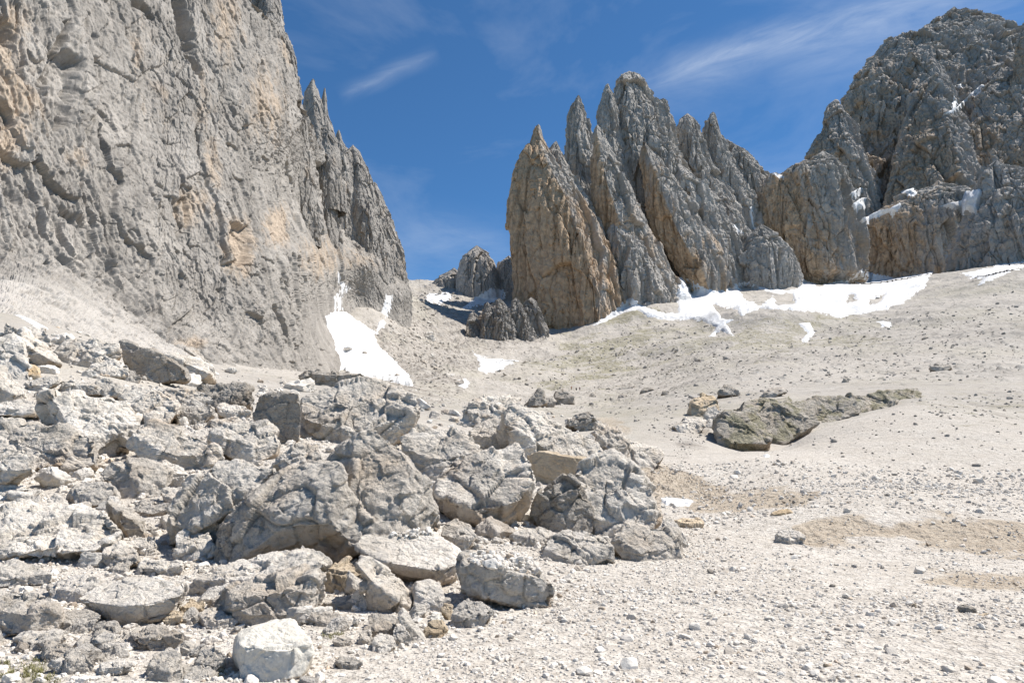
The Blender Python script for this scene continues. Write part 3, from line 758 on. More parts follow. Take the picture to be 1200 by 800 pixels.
def softmin_r(dirs, Ns, ds, k=26.0):
    den = dirs@Ns.T
    inv = np.clip(den/ds[None], 0, None)          # 1/r for every plane
    m = inv.max(1, keepdims=True)
    e = (inv/m)**k
    r = 1.0/(m[:, 0]*(e.sum(1)**(1/k)))
    return r

def hull2(pts):
    pts = sorted(set(map(tuple, pts)))
    def half(ps):
        h = []
        for p in ps:
            while len(h) > 1 and (h[-1][0]-h[-2][0])*(p[1]-h[-2][1])-(h[-1][1]-h[-2][1])*(p[0]-h[-2][0]) <= 0: h.pop()
            h.append(p)
        return h
    a, b = half(pts), half(pts[::-1]); return a[:-1]+b[:-1]

HEROES = []; OUTL = []
def boulder(outline, crest=None, label='', mat=None, cat='boulder', name='boulder', dep=0.85, rough=1.0, seed=None, under=None, D=None, push=0.0, strata=0.0, tilt=0.35, sub=None, group=None, parent=None, top=0.32, amp=1.0, sink=4, face=None):
    """a block whose outline, crest and seat come from the survey; it is a closed body standing on the ground"""
    seed = seed if seed is not None else len(HEROES)+3
    rng = np.random.default_rng(seed)
    if under is None: under = rng.uniform(-0.7, 0.08)
    ol = np.array(hull2([tuple(p) for p in outline]), float)
    x0, y0 = ol.min(0); x1, y1 = ol.max(0)
    if D is None: D = float(on_ground((x0+x1)/2, min(y1, 797))[0])
    ppm = F/D; w = (x1-x0)/ppm; h = (y1-y0)/ppm
    depth = dep*(w*0.6+h*0.4)
    Dc = D+0.42*depth+push
    ol2 = ol.copy(); ol2[ol2[:, 1] > y1-(y1-y0)*0.25, 1] += sink
    ctr = np.array([(x0+x1)/2, (y0+y1)/2]); C = pt(ctr[0], ctr[1], Dc)
    Ns, ds = [], []
    def add(n, p):
        n = np.asarray(n, float); n = n/np.linalg.norm(n); d = float(n@(p-C))
        if d < 0: n, d = -n, -d
        Ns.append(n); ds.append(max(d, 0.12*min(w, h)))
    for i in range(len(ol2)):
        a, b = ol2[i], ol2[(i+1) % len(ol2)]
        if np.hypot(*(b-a)) < 1.5: continue
        A, B = pt(*a, Dc), pt(*b, Dc); n = np.cross(A-EYE, B-EYE); n /= np.linalg.norm(n)
        if n@((A+B)/2-C) < 0: n = -n
        vd = (A-EYE)/np.linalg.norm(A-EYE)
        tl = rng.uniform(-tilt, tilt*0.6)
        add(n-vd*tl, (A+B)/2)
    Ds = Dc-depth*0.42
    if crest is None:
        cy = y0+(y1-y0)*rng.uniform(0.38, 0.55); sl = (y1-y0)*rng.uniform(-0.12, 0.12)
        crest = [(x0, cy-sl), (ctr[0]+rng.uniform(-.2, .2)*(x1-x0), cy+(y1-y0)*0.1), (x1, cy+sl)]
    K = [pt(*c, Ds+depth*(0.16 if 0 < i < len(crest)-1 or len(crest) == 2 else 0.30)*0.6) for i, c in enumerate(crest)]
    K = [pt(*c, Ds) if (len(crest) == 2 or 0 < i < len(crest)-1) else pt(*c, Ds+depth*0.22) for i, c in enumerate(crest)]
    tp_ = ol[np.argsort(ol[:, 1])[:2]].mean(0)
    T = pt(*tp_, Dc+depth*top)
    # top face through the crest, rising to the back edge
    e = K[-1]-K[0]; n = np.cross(e, T-(K[0]+K[-1])/2)
    if n[2] < 0: n = -n
    low = min(K, key=lambda q: (n/np.linalg.norm(n))@q) if len(K) > 2 else K[0]
    add(n, max(K, key=lambda q: (n/np.linalg.norm(n))@q)*0.6+low*0.4)
    for i in range(len(K)-1):
        e = K[i+1]-K[i]; dn = np.array([0, under+rng.uniform(-0.05, 0.05), -1.0])
        n = np.cross(e, dn)
        if n[1] > 0: n = -n
        add(n, (K[i]+K[i+1])/2)
    if face is not None:
        for nn, (fx, fy), fd in face: add(nn, pt(fx, fy, Dc+fd*depth))
    add((0.1, 1, 0.15), C+np.array([0, depth*0.75, 0]))
    for _ in range(5):                                     # chipped corners
        v = rng.normal(size=3); v /= np.linalg.norm(v); v[1] = -abs(v[1])
        ext = abs(v[0])*w*0.5+abs(v[1])*depth*0.45+abs(v[2])*h*0.5
        add(v, C+v*ext*rng.uniform(0.86, 1.0))
    size_px = max(x1-x0, y1-y0)
    if sub is None: sub = 6 if size_px > 34 else 5 if size_px > 14 else 4
    if size_px > 120: sub = 7
    V, Fc = ico(sub)
    dirs = V*np.array([max(w, 0.35*h), max(depth, 0.4*w), max(h, 0.35*w)]); dirs /= np.linalg.norm(dirs, axis=1, keepdims=True)
    r = softmin_r(dirs, np.array(Ns), np.array(ds), 30.0)
    P = dirs*r[:, None]
    me0 = _vnormals(P, Fc)
    S = math.sqrt(w*h)
    d = rock_skin(P+C, me0, S, seed, rough, strata)*amp
    P = P+me0*(d-0.02*S)[:, None]
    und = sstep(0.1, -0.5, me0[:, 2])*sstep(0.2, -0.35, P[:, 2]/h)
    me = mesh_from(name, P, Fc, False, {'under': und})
    smooth_by_angle(me)
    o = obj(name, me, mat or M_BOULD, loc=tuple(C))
    tag(o, label, cat, group); OUTL.append(ol)
    HEROES.append((label, ctr[0], ctr[1], size_px, C, w, o))
    return o

def _vnormals(P, Fc):
    fn = np.cross(P[Fc[:, 1]]-P[Fc[:, 0]], P[Fc[:, 2]]-P[Fc[:, 0]])
    N = np.zeros_like(P)
    for k in range(3): 
        for a in range(3): N[:, a] += np.bincount(Fc[:, k], fn[:, a], len(P))
    return N/np.maximum(np.linalg.norm(N, axis=1, keepdims=True), 1e-12)
def smooth_by_angle(me):
    me.polygons.foreach_set('use_smooth', np.ones(len(me.polygons), bool))

B = boulder
# ---- back of the pile, upper left
B([(-30,392),(12,388),(28,404),(32,425),(16,440),(-30,440)], [(-30,425),(20,430)], 'pale boulder cut by the left edge at the top of the pile', M_PALE)
B([(6,384),(14,377),(20,392),(12,398),(4,394)], None, 'little brown stone at the top left corner of the pile below the snow strip', M_BOULD)
B([(18,398),(28,388),(45,395),(62,408),(70,425),(52,428),(32,415)], [(20,398),(62,424)], 'slab tipped on edge with a brown underside near the left edge', M_BOULD, under=0.3)
B([(26,385),(40,378),(55,385),(60,405),(48,408),(30,395)], None, 'grey lump behind the slab tipped on edge', M_BOULD)
B([(62,420),(78,394),(95,393),(118,397),(140,405),(142,422),(120,430),(95,432),(70,430)], [(64,418),(90,420),(140,412)], 'broad grey boulder left of the dark brown slab at the top of the pile', M_BOULD, under=-0.2)
B([(140,402),(145,398),(160,400),(200,420),(219,432),(222,445),(205,450),(190,450),(165,442),(148,428)], [(138,401),(170,404),(222,432)], 'large dark brown slab standing upright at the top of the pile', M_DARK, under=-0.05, dep=0.4, rough=0.7, amp=0.6)
B([(196,416),(208,410),(225,416),(246,428),(252,440),(240,446),(222,440),(204,430)], [(196,418),(250,440)], 'thin sunlit slab leaning right of the dark brown slab', M_PALE)
B([(212,407),(222,403),(236,410),(244,424),(240,428),(226,418)], [(212,408),(242,424)], 'small dark block wedged under the foot of the cliff', M_DARK)
B([(104,425),(122,416),(140,420),(151,432),(146,443),(120,442),(104,438)], [(104,430),(125,434),(150,434)], 'pale rounded boulder below the broad grey boulder', M_PALE)
B([(145,437),(152,431),(160,434),(165,444),(158,450),(147,449)], None, 'small cone shaped stone at the foot of the dark brown slab', M_DARK)
B([(18,435),(28,425),(40,428),(48,438),(40,444),(22,444)], [(16,436),(46,440)], 'brown sided stone beside the left edge of the pile', M_TAN, under=0.0)
B([(30,448),(50,440),(68,440),(70,450),(45,458),(32,456)], [(30,452),(70,448)], 'flat pale slab lying above the blocky boulder at the left edge', M_PALE)
B([(-30,430),(8,430),(28,452),(38,468),(24,474),(-30,474)], [(-30,444),(38,470)], 'big boulder with a brown front at the left edge', M_BOULD, under=-0.02)
B([(70,448),(85,438),(100,446),(112,452),(100,460),(78,462)], None, 'small sharp stone above the big pale slab', M_BOULD)
B([(78,455),(92,447),(110,452),(118,462),(100,464),(80,462)], [(78,458),(96,462),(118,460)], 'brown fronted stone resting against the back of the big pale slab', M_DARK)
B([(112,448),(126,440),(143,452),(145,462),(130,468),(114,460)], None, 'grey wedge stone right of the brown fronted stone', M_BOULD)
B([(140,465),(152,450),(168,446),(185,453),(203,468),(210,485),(196,496),(176,500),(160,488)], [(142,470),(178,484),(210,480)], 'large mottled boulder between the big pale slab and the dark brown slab', M_BOULD)
B([(186,460),(198,448),(215,452),(240,458),(256,470),(250,484),(226,486),(206,478)], [(190,466),(220,466),(252,474)], 'brown fronted boulder with a hollow under it in the middle of the pile', M_BOULD, under=0.2)
B([(206,478),(220,470),(234,467),(250,477),(252,487),(240,497),(220,498),(207,492)], [(206,482),(230,484),(252,482)], 'white topped block with a dark front in the middle of the pile', M_BOULD)
B([(232,452),(255,444),(280,448),(296,455),(296,475),(280,488),(255,484),(238,472)], [(234,462),(262,468),(296,462)], 'rough dark boulder left of the upright brown faced block', M_DARK, rough=1.5)
B([(256,474),(270,470),(292,476),(294,488),(275,494),(258,488)], None, 'low broken rock beneath the rough dark boulder', M_BOULD)
B([(244,492),(262,488),(276,488),(290,494),(270,502),(246,500)], None, 'little slab tucked behind the box shaped boulder', M_BOULD)
# ---- mid left
B([(-30,474),(12,466),(48,468),(58,474),(50,488),(-30,490)], [(-30,478),(55,478)], 'narrow slab lying on the broad overhanging boulder', M_PALE)
B([(46,472),(56,461),(90,457),(128,459),(150,474),(165,492),(160,512),(142,535),(118,540),(100,510),(56,492)], [(46,482),(98,500),(120,540)], 'big pale slab tilted behind the overhanging boulder', M_PALE, under=0.0, rough=0.8)
B([(-30,490),(45,487),(90,497),(112,512),(119,538),(117,556),(60,560),(28,562),(-30,545)], [(-30,540),(50,556),(118,548)], 'broad pale boulder overhanging a dark hollow at the left edge', M_BOULD, under=0.9, sink=-4, dep=1.0, push=0.5, strata=1.2)
B([(-30,516),(20,514),(31,530),(30,545),(18,562),(-30,562)], [(-30,552),(28,548)], 'layered block in front of the overhanging boulder at the left edge', M_PALE, push=-1.2, strata=1.4)
B([(150,528),(157,507),(178,491),(210,497),(240,512),(257,530),(259,546),(240,554),(215,553),(190,542),(168,532)], [(150,518),(198,540),(212,526),(256,538)], 'rounded block with a brown underside above the small boulders on the left', M_BOULD, under=0.1)
B([(119,555),(130,541),(150,536),(176,538),(200,550),(200,570),(178,581),(150,582),(126,566)], [(120,552),(172,548),(200,560)], 'smooth round boulder below the block with a brown underside', M_BOULD, amp=0.7)
B([(176,540),(190,535),(212,548),(222,556),(215,568),(200,572)], None, 'crumbly pale rock right of the smooth round boulder', M_PALE)
B([(80,580),(88,566),(108,560),(130,566),(138,578),(130,592),(105,594),(84,592)], None, 'oval boulder in front of the dark hollow', M_BOULD, amp=0.7)
B([(-30,566),(25,562),(30,572),(20,582),(-30,584)], None, 'flat stone under the layered block at the left edge', M_PALE)
B([(24,582),(32,577),(46,580),(48,590),(36,594),(25,592)], None, 'rounded stone left of the dark hollow', M_PALE)
B([(55,585),(62,579),(72,583),(80,592),(70,597),(56,594)], None, 'pale cobble below the dark hollow', M_PALE)
B([(90,590),(98,586),(108,590),(106,598),(93,598)], None, 'small white cobble leaning on the oval boulder', M_PALE)
B([(-30,596),(40,596),(110,594),(142,604),(149,625),(146,645),(110,660),(50,664),(-30,660)], [(-30,640),(60,650),(110,652),(148,632)], 'wide flat sunlit slab left of the small cave of stones', M_PALE, under=0.0, dep=1.1, rough=0.7, strata=0.8)
B([(124,588),(132,580),(145,590),(162,604),(172,620),(168,628),(150,632),(147,610)], [(124,590),(140,602),(172,622)], 'leaning grey wedge right of the wide flat slab', M_BOULD, under=0.1)
B([(154,597),(166,584),(182,583),(200,590),(201,597),(186,606),(166,606)], [(154,598),(178,602),(201,595)], 'slab bridging the gap over the small dark cave', M_BOULD, under=0.4)
B([(188,572),(205,572),(222,578),(216,590),(200,594),(190,584)], None, 'chipped stone above the small dark cave', M_BOULD)
B([(163,608),(175,612),(190,620),(188,628),(178,626),(164,614)], None, 'narrow stone inside the small dark cave', M_BOULD)
B([(190,604),(203,597),(207,602),(198,616),(190,620)], None, 'upright sliver of stone on the right of the small cave', M_PALE)
B([(186,645),(190,628),(204,600),(220,562),(228,548),(248,538),(290,536),(318,542),(334,550),(318,572),(290,592),(270,612),(258,640),(240,655),(210,650)], [(186,640),(222,600),(262,622)], 'large bright slab sloping down beside the giant boulder', M_PALE, under=0.25, dep=0.9, rough=0.8, top=0.5)
B([(205,628),(215,617),(240,624),(254,636),(254,650),(230,658),(208,650)], None, 'white angular block at the foot of the large bright slab', M_PALE)
B([(118,655),(122,642),(138,636),(160,645),(163,658),(145,668),(122,668)], None, 'rounded grey stone below the leaning wedge', M_BOULD)
B([(150,638),(160,628),(178,628),(186,640),(182,650),(160,652)], None, 'white stone at the mouth of the small cave', M_PALE)
B([(158,672),(165,655),(190,652),(215,656),(217,668),(195,674),(170,676)], None, 'low pale slab behind the long slab with a dark edge', M_PALE)
B([(130,665),(140,658),(152,662),(150,674),(132,674)], None, 'small white slab piece behind the long slab', M_PALE)
# ---- giant boulder (one block, built as two separate halves)
B([(320,545),(330,530),(350,517),(370,522),(378,535),(360,552),(335,558)], None, 'rough lump behind the left shoulder of the giant boulder', M_BOULD, rough=1.4)
B([(250,652),(254,640),(262,612),(290,584),(322,556),(375,536),(400,540),(432,585),(438,640),(400,660),(320,662)], [(250,640),(330,556),(400,538),(436,560)], 'steep pitted left half of the giant grey boulder with a slanting upper edge', M_BOULD, under=-0.42, dep=0.75, rough=1.1, amp=0.75, top=0.3, strata=0.0)
B([(380,548),(400,520),(432,503),(445,503),(462,514),(492,545),(512,580),(518,604),(508,628),(450,650),(405,650),(385,600)], [(380,560),(436,506),(470,520),(518,604)], 'peaked right half of the giant boulder rising behind the pebble topped slab', M_BOULD, under=-0.38, dep=0.7, rough=1.1, amp=0.8, top=0.3, strata=0.0, push=-0.2)
B([(255,625),(262,612),(280,606),(288,625),(290,655),(270,660),(250,655)], [(255,620),(272,608),(290,612)], 'small dark flake leaning on the giant boulder at its lower left', M_DARK, under=-0.1)
# ---- top middle
B([(246,515),(252,500),(282,492),(316,488),(322,498),(332,515),(326,534),(300,542),(270,540),(250,530)], [(246,512),(300,520),(330,518)], 'box shaped boulder left of the upright brown faced block', M_BOULD, under=-0.1)
B([(294,490),(298,470),(310,461),(330,457),(350,461),(353,490),(350,514),(336,523),(320,514),(300,500)], [(294,482),(302,463),(344,470)], 'upright block with a flat brown face and a sunlit right edge', M_DARK, under=0.05, dep=0.6, amp=0.45, rough=0.6, face=[((-0.35,-1,0.05),(318,490),-0.32)])
B([(352,444),(362,434),(384,431),(410,438),(425,441),(412,447),(372,453),(356,450)], [(352,440),(380,436),(425,442)], 'flat dark slab lying above the table shaped boulder', M_DARK, under=0.1)
B([(350,482),(353,460),(374,450),(420,444),(455,447),(484,463),(493,488),(480,500),(462,522),(405,526),(354,514)], [(350,496),(400,499),(440,494),(492,486)], 'large table shaped boulder with a flat bright top', M_BOULD, under=0.18, dep=1.1, sink=0)
B([(468,515),(488,498),(520,500),(545,512),(562,528),(545,548),(515,566),(495,560),(478,542)], [(470,520),(495,530),(520,540),(560,530)], 'creased grey boulder between the table boulder and the round boulder', M_BOULD, strata=1.2, under=0.0)
B([(516,590),(512,565),(520,545),(540,535),(560,540),(560,580),(530,600)], None, 'shaded rock behind the big round boulder', M_BOULD)
# ---- centre right
B([(508,565),(518,545),(548,530),(602,509),(614,515),(622,535),(628,570),(620,592),(600,610),(562,622),(535,616),(514,600)], [(508,588),(560,604),(612,580),(628,566)], 'big round boulder with a bright top in the centre', M_BOULD, under=0.35, dep=0.9, rough=1.0, amp=0.75)
B([(540,500),(548,468),(566,462),(590,463),(612,470),(606,488),(580,498),(552,502)], None, 'low weathered hump at the back of the centre boulders', M_BOULD, rough=1.4)
B([(545,518),(555,500),(580,490),(600,492),(606,512),(585,528),(560,530)], [(545,508),(575,512),(604,504)], 'broken tan boulder behind the big round boulder', M_BOULD, under=0.05)
B([(583,503),(588,485),(598,476),(614,478),(660,496),(690,510),(708,530),(712,545),(690,552),(640,548),(596,532)], [(585,492),(606,504),(660,524),(712,548)], 'long ridge shaped boulder sloping right behind the round boulder', M_BOULD, under=0.0, dep=0.7, strata=1.0)
B([(696,500),(705,490),(725,500),(738,520),(735,540),(712,545),(700,525)], None, 'jagged crest of rock at the right end of the long ridge boulder', M_BOULD, rough=1.5)
B([(664,498),(672,485),(690,480),(700,490),(698,502),(680,505)], None, 'pitted rock tooth above the long ridge boulder', M_DARK, rough=1.6)
B([(714,528),(722,516),(745,512),(768,520),(778,535),(768,545),(740,546),(718,540)], [(716,524),(740,540),(776,540)], 'low pale boulder above the patch of orange earth', M_BOULD)
B([(618,562),(621,530),(635,526),(680,532),(704,542),(698,556),(670,572),(640,574)], [(618,530),(660,530),(704,545)], 'smooth tan faced block under the long ridge boulder', M_TAN, under=0.0, amp=0.4, rough=0.5, dep=0.5)
B([(620,608),(626,588),(640,572),(660,556),(672,558),(690,580),(698,600),(690,620),(655,626),(628,620)], [(620,598),(655,560),(696,590)], 'dark pointed boulder right of the round boulder', M_DARK, under=0.0, dep=0.6)
B([(612,600),(618,580),(634,572),(642,590),(634,606),(618,608)], [(612,602),(640,604)], 'pale chip leaning between the round boulder and the dark pointed boulder', M_PALE)
B([(662,575),(672,545),(690,533),(720,531),(745,545),(762,565),(772,590),(770,608),(748,630),(705,632),(676,612)], [(664,590),(700,600),(745,606),(772,596)], 'knobbly dark grey boulder at the right end of the row', M_BOULD, rough=1.15, under=-0.1, amp=1.0, dep=0.8)
B([(715,642),(720,624),(740,612),(775,613),(797,632),(804,655),(780,659),(745,655),(725,650)], [(716,634),(750,640),(803,648)], 'smooth tan sided boulder at the right foot of the row', M_BOULD, under=-0.15, amp=0.8)
B([(770,625),(778,612),(790,610),(802,625),(806,640),(795,642)], None, 'small grey lump behind the smooth tan sided boulder', M_BOULD)
B([(632,648),(645,628),(682,614),(700,622),(718,640),(719,654),(695,662),(655,661)], [(632,646),(670,654),(718,648)], 'low rounded bright boulder in front of the dark pointed boulder', M_PALE, under=-0.1)
B([(598,628),(612,618),(635,618),(648,630),(630,642),(606,640)], None, 'rough flat rock left of the low rounded bright boulder', M_BOULD)
B([(515,630),(519,616),(534,608),(550,614),(558,628),(550,642),(532,646),(518,640)], None, 'round grey boulder sitting between the giant boulder and the dark fronted block', M_BOULD, amp=0.7, sink=2)
B([(415,624),(430,617),(470,614),(505,622),(530,640),(542,654),(538,678),(512,690),(470,680),(430,656)], [(418,636),(432,652),(488,670),(512,672),(542,654)], 'slab with a bright flat top carrying a heap of white pebbles', M_BOULD, under=0.5, dep=0.9, rough=0.6, amp=0.6)
B([(536,668),(542,655),(580,650),(622,656),(642,678),(649,692),(640,706),(612,716),(575,706),(542,696)], [(536,658),(570,660),(646,684)], 'dark fronted block topped with loose pebbles', M_BOULD, under=0.12, dep=0.8, rough=0.8)
B([(415,660),(428,650),(450,656),(475,672),(483,690),(481,714),(455,719),(437,713),(426,690)], [(415,655),(440,690),(470,704),(483,706)], 'leaning block with a bright sloping face below the pebble topped slab', M_PALE, under=0.2, rough=0.7)
B([(482,698),(488,680),(500,676),(516,684),(527,705),(516,714),(496,717),(484,710)], [(483,692),(496,708),(526,706)], 'white angular stone right of the leaning block', M_PALE, amp=0.7)
B([(376,682),(384,664),(404,652),(420,660),(430,678),(420,692),(396,696),(380,692)], None, 'yellowish crumbling boulder between two grey blocks', M_TAN, under=0.0)
B([(370,712),(376,699),(400,694),(420,700),(422,708),(400,714),(380,716)], [(370,706),(400,708),(422,704)], 'flat slab below the yellowish boulder', M_BOULD)
B([(218,692),(232,670),(290,652),(372,646),(382,662),(340,676),(280,690),(240,706)], [(220,688),(300,672),(380,664)], 'long low slab under the giant boulder', M_PALE, under=0.0, dep=0.8)
B([(250,722),(262,692),(276,678),(330,668),(372,665),(379,684),(368,716),(330,726),(298,736),(264,732)], [(254,704),(276,694),(330,698),(376,682)], 'grey cracked block behind the cream cube', M_BOULD, under=-0.15, strata=1.0)
B([(232,720),(240,712),(262,716),(276,728),(262,738),(240,738)], None, 'small grey stone left of the cracked block', M_BOULD)
B([(272,768),(277,750),(300,735),(338,726),(362,744),(369,772),(358,794),(322,802),(290,797),(276,786)], [(272,756),(314,768),(340,755),(368,750)], 'freshly broken cream cube of rock at the bottom', M_CREAM, under=-0.12, amp=0.42, rough=0.4, strata=0, dep=0.9, sink=0)
B([(92,702),(104,688),(122,676),(160,672),(212,674),(219,690),(206,718),(172,728),(148,734),(124,720),(102,710)], [(92,698),(140,716),(172,712),(218,690)], 'long slab with a flat white top and dark cut edge at lower left', M_PALE, under=0.35, rough=0.6, amp=0.6, dep=0.85)
B([(-30,692),(38,686),(58,694),(72,714),(66,734),(32,748),(-30,748)], [(-30,716),(40,716),(70,712)], 'big weathered block at the lower left edge', M_BOULD, under=-0.2)
B([(56,692),(72,673),(105,668),(118,678),(112,694),(84,707),(66,704)], None, 'pocketed pale boulder right of the weathered block at the lower left edge', M_PALE)
B([(62,728),(72,718),(98,713),(118,720),(106,736),(80,741),(64,736)], [(62,726),(86,732),(118,724)], 'oval slab in front of the pocketed pale boulder', M_BOULD)
B([(-30,668),(20,658),(55,668),(58,684),(20,690),(-30,690)], None, 'low pale shelf of rock above the weathered block', M_PALE)
B([(20,748),(40,738),(75,735),(80,748),(60,758),(30,760)], None, 'flat white slab below the weathered block at the lower left', M_PALE)
B([(48,770),(55,754),(78,752),(95,758),(90,770),(68,776)], None, 'white stone with a shaded end at the lower left', M_PALE)
B([(72,785),(82,758),(94,757),(108,778),(102,790),(80,790)], None, 'pointed pale stone at the bottom left among small rubble', M_PALE)
B([(88,752),(96,742),(112,746),(116,762),(104,770),(92,764)], None, 'grey block with a dark left side near the bottom left', M_BOULD)
B([(108,748),(118,738),(134,740),(148,758),(148,768),(128,772),(110,764)], None, 'broad whitish block right of the grey block near the bottom left', M_PALE)
B([(105,765),(112,762),(122,770),(122,778),(108,778)], None, 'small rounded stone between two whitish blocks near the bottom left', M_PALE)
B([(116,784),(119,776),(150,769),(156,776),(152,785),(122,791)], [(117,782),(154,780)], 'brick shaped pale stone near the bottom left', M_PALE)
B([(137,752),(148,738),(165,744),(180,753),(172,762),(148,761)], [(138,752),(160,760),(180,756)], 'flat pointed white stone below the long slab', M_PALE, under=0.3)
B([(152,740),(170,729),(190,731),(212,744),(210,758),(188,764),(168,754)], None, 'grey lump below the right end of the long slab', M_BOULD)
B([(170,790),(176,770),(192,760),(210,770),(216,790),(210,804),(180,806)], None, 'speckled upright stone at the bottom edge left of the cream cube', M_BOULD)
B([(208,758),(220,748),(232,754),(234,766),(214,770)], None, 'white block above the speckled upright stone', M_PALE)
B([(228,775),(232,762),(250,757),(264,765),(264,780),(246,790),(232,786)], None, 'angular pale stone just left of the cream cube', M_PALE)
B([(208,806),(214,784),(250,782),(262,792),(262,806)], None, 'broad white stone at the bottom edge left of the cream cube', M_PALE)
B([(108,736),(118,727),(134,726),(141,738),(138,746),(118,744)], None, 'knobbly stone in the gap below the long slab', M_BOULD)
B([(212,712),(225,698),(240,704),(238,716),(222,722)], None, 'tan stone at the right end of the long slab', M_TAN)
B([(192,724),(206,712),(216,712),(212,726),(198,732)], [(192,724),(214,722)], 'buff stone leaning on the dark edge of the long slab', M_TAN)
B([(424,745),(430,730),(446,725),(462,732),(464,748),(446,752)], None, 'grey wedge below the leaning block', M_BOULD)
B([(418,752),(424,738),(432,736),(438,752),(430,758)], None, 'small upright stone left of the grey wedge', M_BOULD)
B([(432,722),(450,716),(464,720),(464,736),(448,742),(434,734)], [(432,728),(460,734)], 'pale topped block directly under the leaning block', M_BOULD)
B([(466,722),(472,713),(482,720),(500,742),(498,750),(488,751),(474,738)], [(467,724),(490,750)], 'long tilted stone leaning down to the gravel', M_PALE, amp=0.6)
B([(458,750),(462,735),(474,734),(482,746),(480,756),(464,758)], None, 'pale stone left of the long tilted stone', M_PALE)
B([(496,744),(500,728),(516,724),(524,735),(520,746),(505,748)], None, 'brownish block at the edge of the gravel', M_TAN)
B([(503,724),(508,717),(518,718),(520,726),(510,730)], None, 'little cream stone on the brownish block', M_CREAM)
B([(516,716),(520,704),(530,708),(530,720),(524,725)], None, 'egg shaped tan stone right of the white angular stone', M_TAN)
B([(528,730),(532,712),(545,702),(565,704),(578,716),(568,732),(545,736)], [(528,722),(550,722),(576,718)], 'bright boulder in front of the dark fronted block', M_PALE)
B([(370,725),(382,715),(398,718),(403,730),(388,738),(372,734)], None, 'small hollowed stone right of the cracked block', M_BOULD)
B([(436,752),(444,744),(460,746),(462,758),(450,764),(438,762)], None, 'white cobble at the edge of the gravel', M_PALE)
B([(390,748),(400,742),(412,748),(410,758),(396,760)], None, 'grey pitted cobble on the gravel near the cream cube', M_BOULD)
B([(393,776),(402,767),(418,768),(424,778),(414,784),(398,783)], None, 'dull grey cobble half sunk in the gravel right of the cream cube', M_BOULD)
# ---- right-hand side and the middle distance
B([(908,632),(914,622),(932,618),(943,628),(942,636),(926,638),(910,638)], [(908,630),(925,632),(943,632)], 'white block with a rusty lower edge standing on the wash', M_PALE)
B([(788,614),(795,607),(812,605),(825,610),(823,618),(800,620)], None, 'yellow tan boulder on the wash left of the white block', M_TAN)
B([(902,602),(912,596),(926,597),(931,602),(918,606),(904,606)], None, 'flat tan stone below the earth bank', M_TAN)
B([(1122,714),(1126,705),(1134,707),(1146,714),(1146,720),(1130,719)], None, 'dark angular stone alone on the gravel at lower right', M_DARK)
B([(1144,722),(1148,717),(1158,717),(1160,722),(1152,724)], None, 'small tan stone touching the dark stone at lower right', M_TAN)
B([(806,486),(810,472),(822,463),(838,467),(842,480),(830,488),(812,488)], [(808,480),(826,482),(841,476)], 'tan boulder at the left end of the mossy outcrop', M_TAN, under=-0.2)
B([(824,488),(828,476),(838,475),(846,486),(840,496),(828,494)], None, 'grey stone leaning on the tan boulder', M_BOULD)
B([(826,498),(834,490),(846,494),(844,501),(830,502)], None, 'small grey stone under the leaning one by the mossy outcrop', M_BOULD)
B([(788,500),(800,490),(820,488),(828,498),(815,504),(795,506)], None, 'low pale rock below the tan boulder', M_BOULD)
B([(840,462),(848,449),(856,450),(868,460),(862,463),(846,464)], None, 'pointed dark boulder alone on the scree above the tan boulder', M_DARK)
B([(890,462),(900,455),(918,456),(922,459),(905,464)], None, 'flat dark rock on the scree above the mossy outcrop', M_DARK)
B([(1086,434),(1095,426),(1110,425),(1116,431),(1105,435)], None, 'low grey boulder on the scree at right', M_DARK)
B([(985,446),(990,438),(996,444),(992,448)], None, 'small grey block on the scree in the middle of the slope', M_DARK)
B([(612,477),(622,466),(630,454),(637,457),(641,472),(632,476),(620,478)], [(612,476),(628,468),(641,474)], 'pointed dark boulder leftmost of the group below the hikers', M_DARK, under=-0.3)
B([(646,470),(652,458),(660,455),(672,464),(674,470),(660,473)], None, 'broad dark boulder in the middle of the group below the hikers', M_DARK)
B([(638,474),(640,466),(648,465),(652,470),(648,475),(640,476)], None, 'small rounded dark stone in front of the group below the hikers', M_DARK)
B([(689,466),(692,460),(696,460),(700,466),(694,468)], None, 'little dark boulder right of the group below the hikers', M_DARK)
B([(718,458),(728,451),(740,446),(744,452),(736,457),(722,459)], [(718,457),(744,453)], 'wedge shaped dark boulder in the row above the orange earth', M_DARK)
B([(748,459),(754,453),(762,452),(768,457),(760,460),(750,461)], None, 'second dark boulder in the row right of the wedge', M_DARK)
B([(774,461),(778,456),(784,460),(782,462)], None, 'last small boulder at the right end of the row', M_DARK)
B([(724,465),(728,460),(735,462),(734,466),(727,467)], None, 'small stone below the wedge shaped dark boulder', M_DARK)
B([(806,472),(812,470),(820,473),(814,476),(807,475)], None, 'flat stone lying behind the tan boulder', M_DARK)
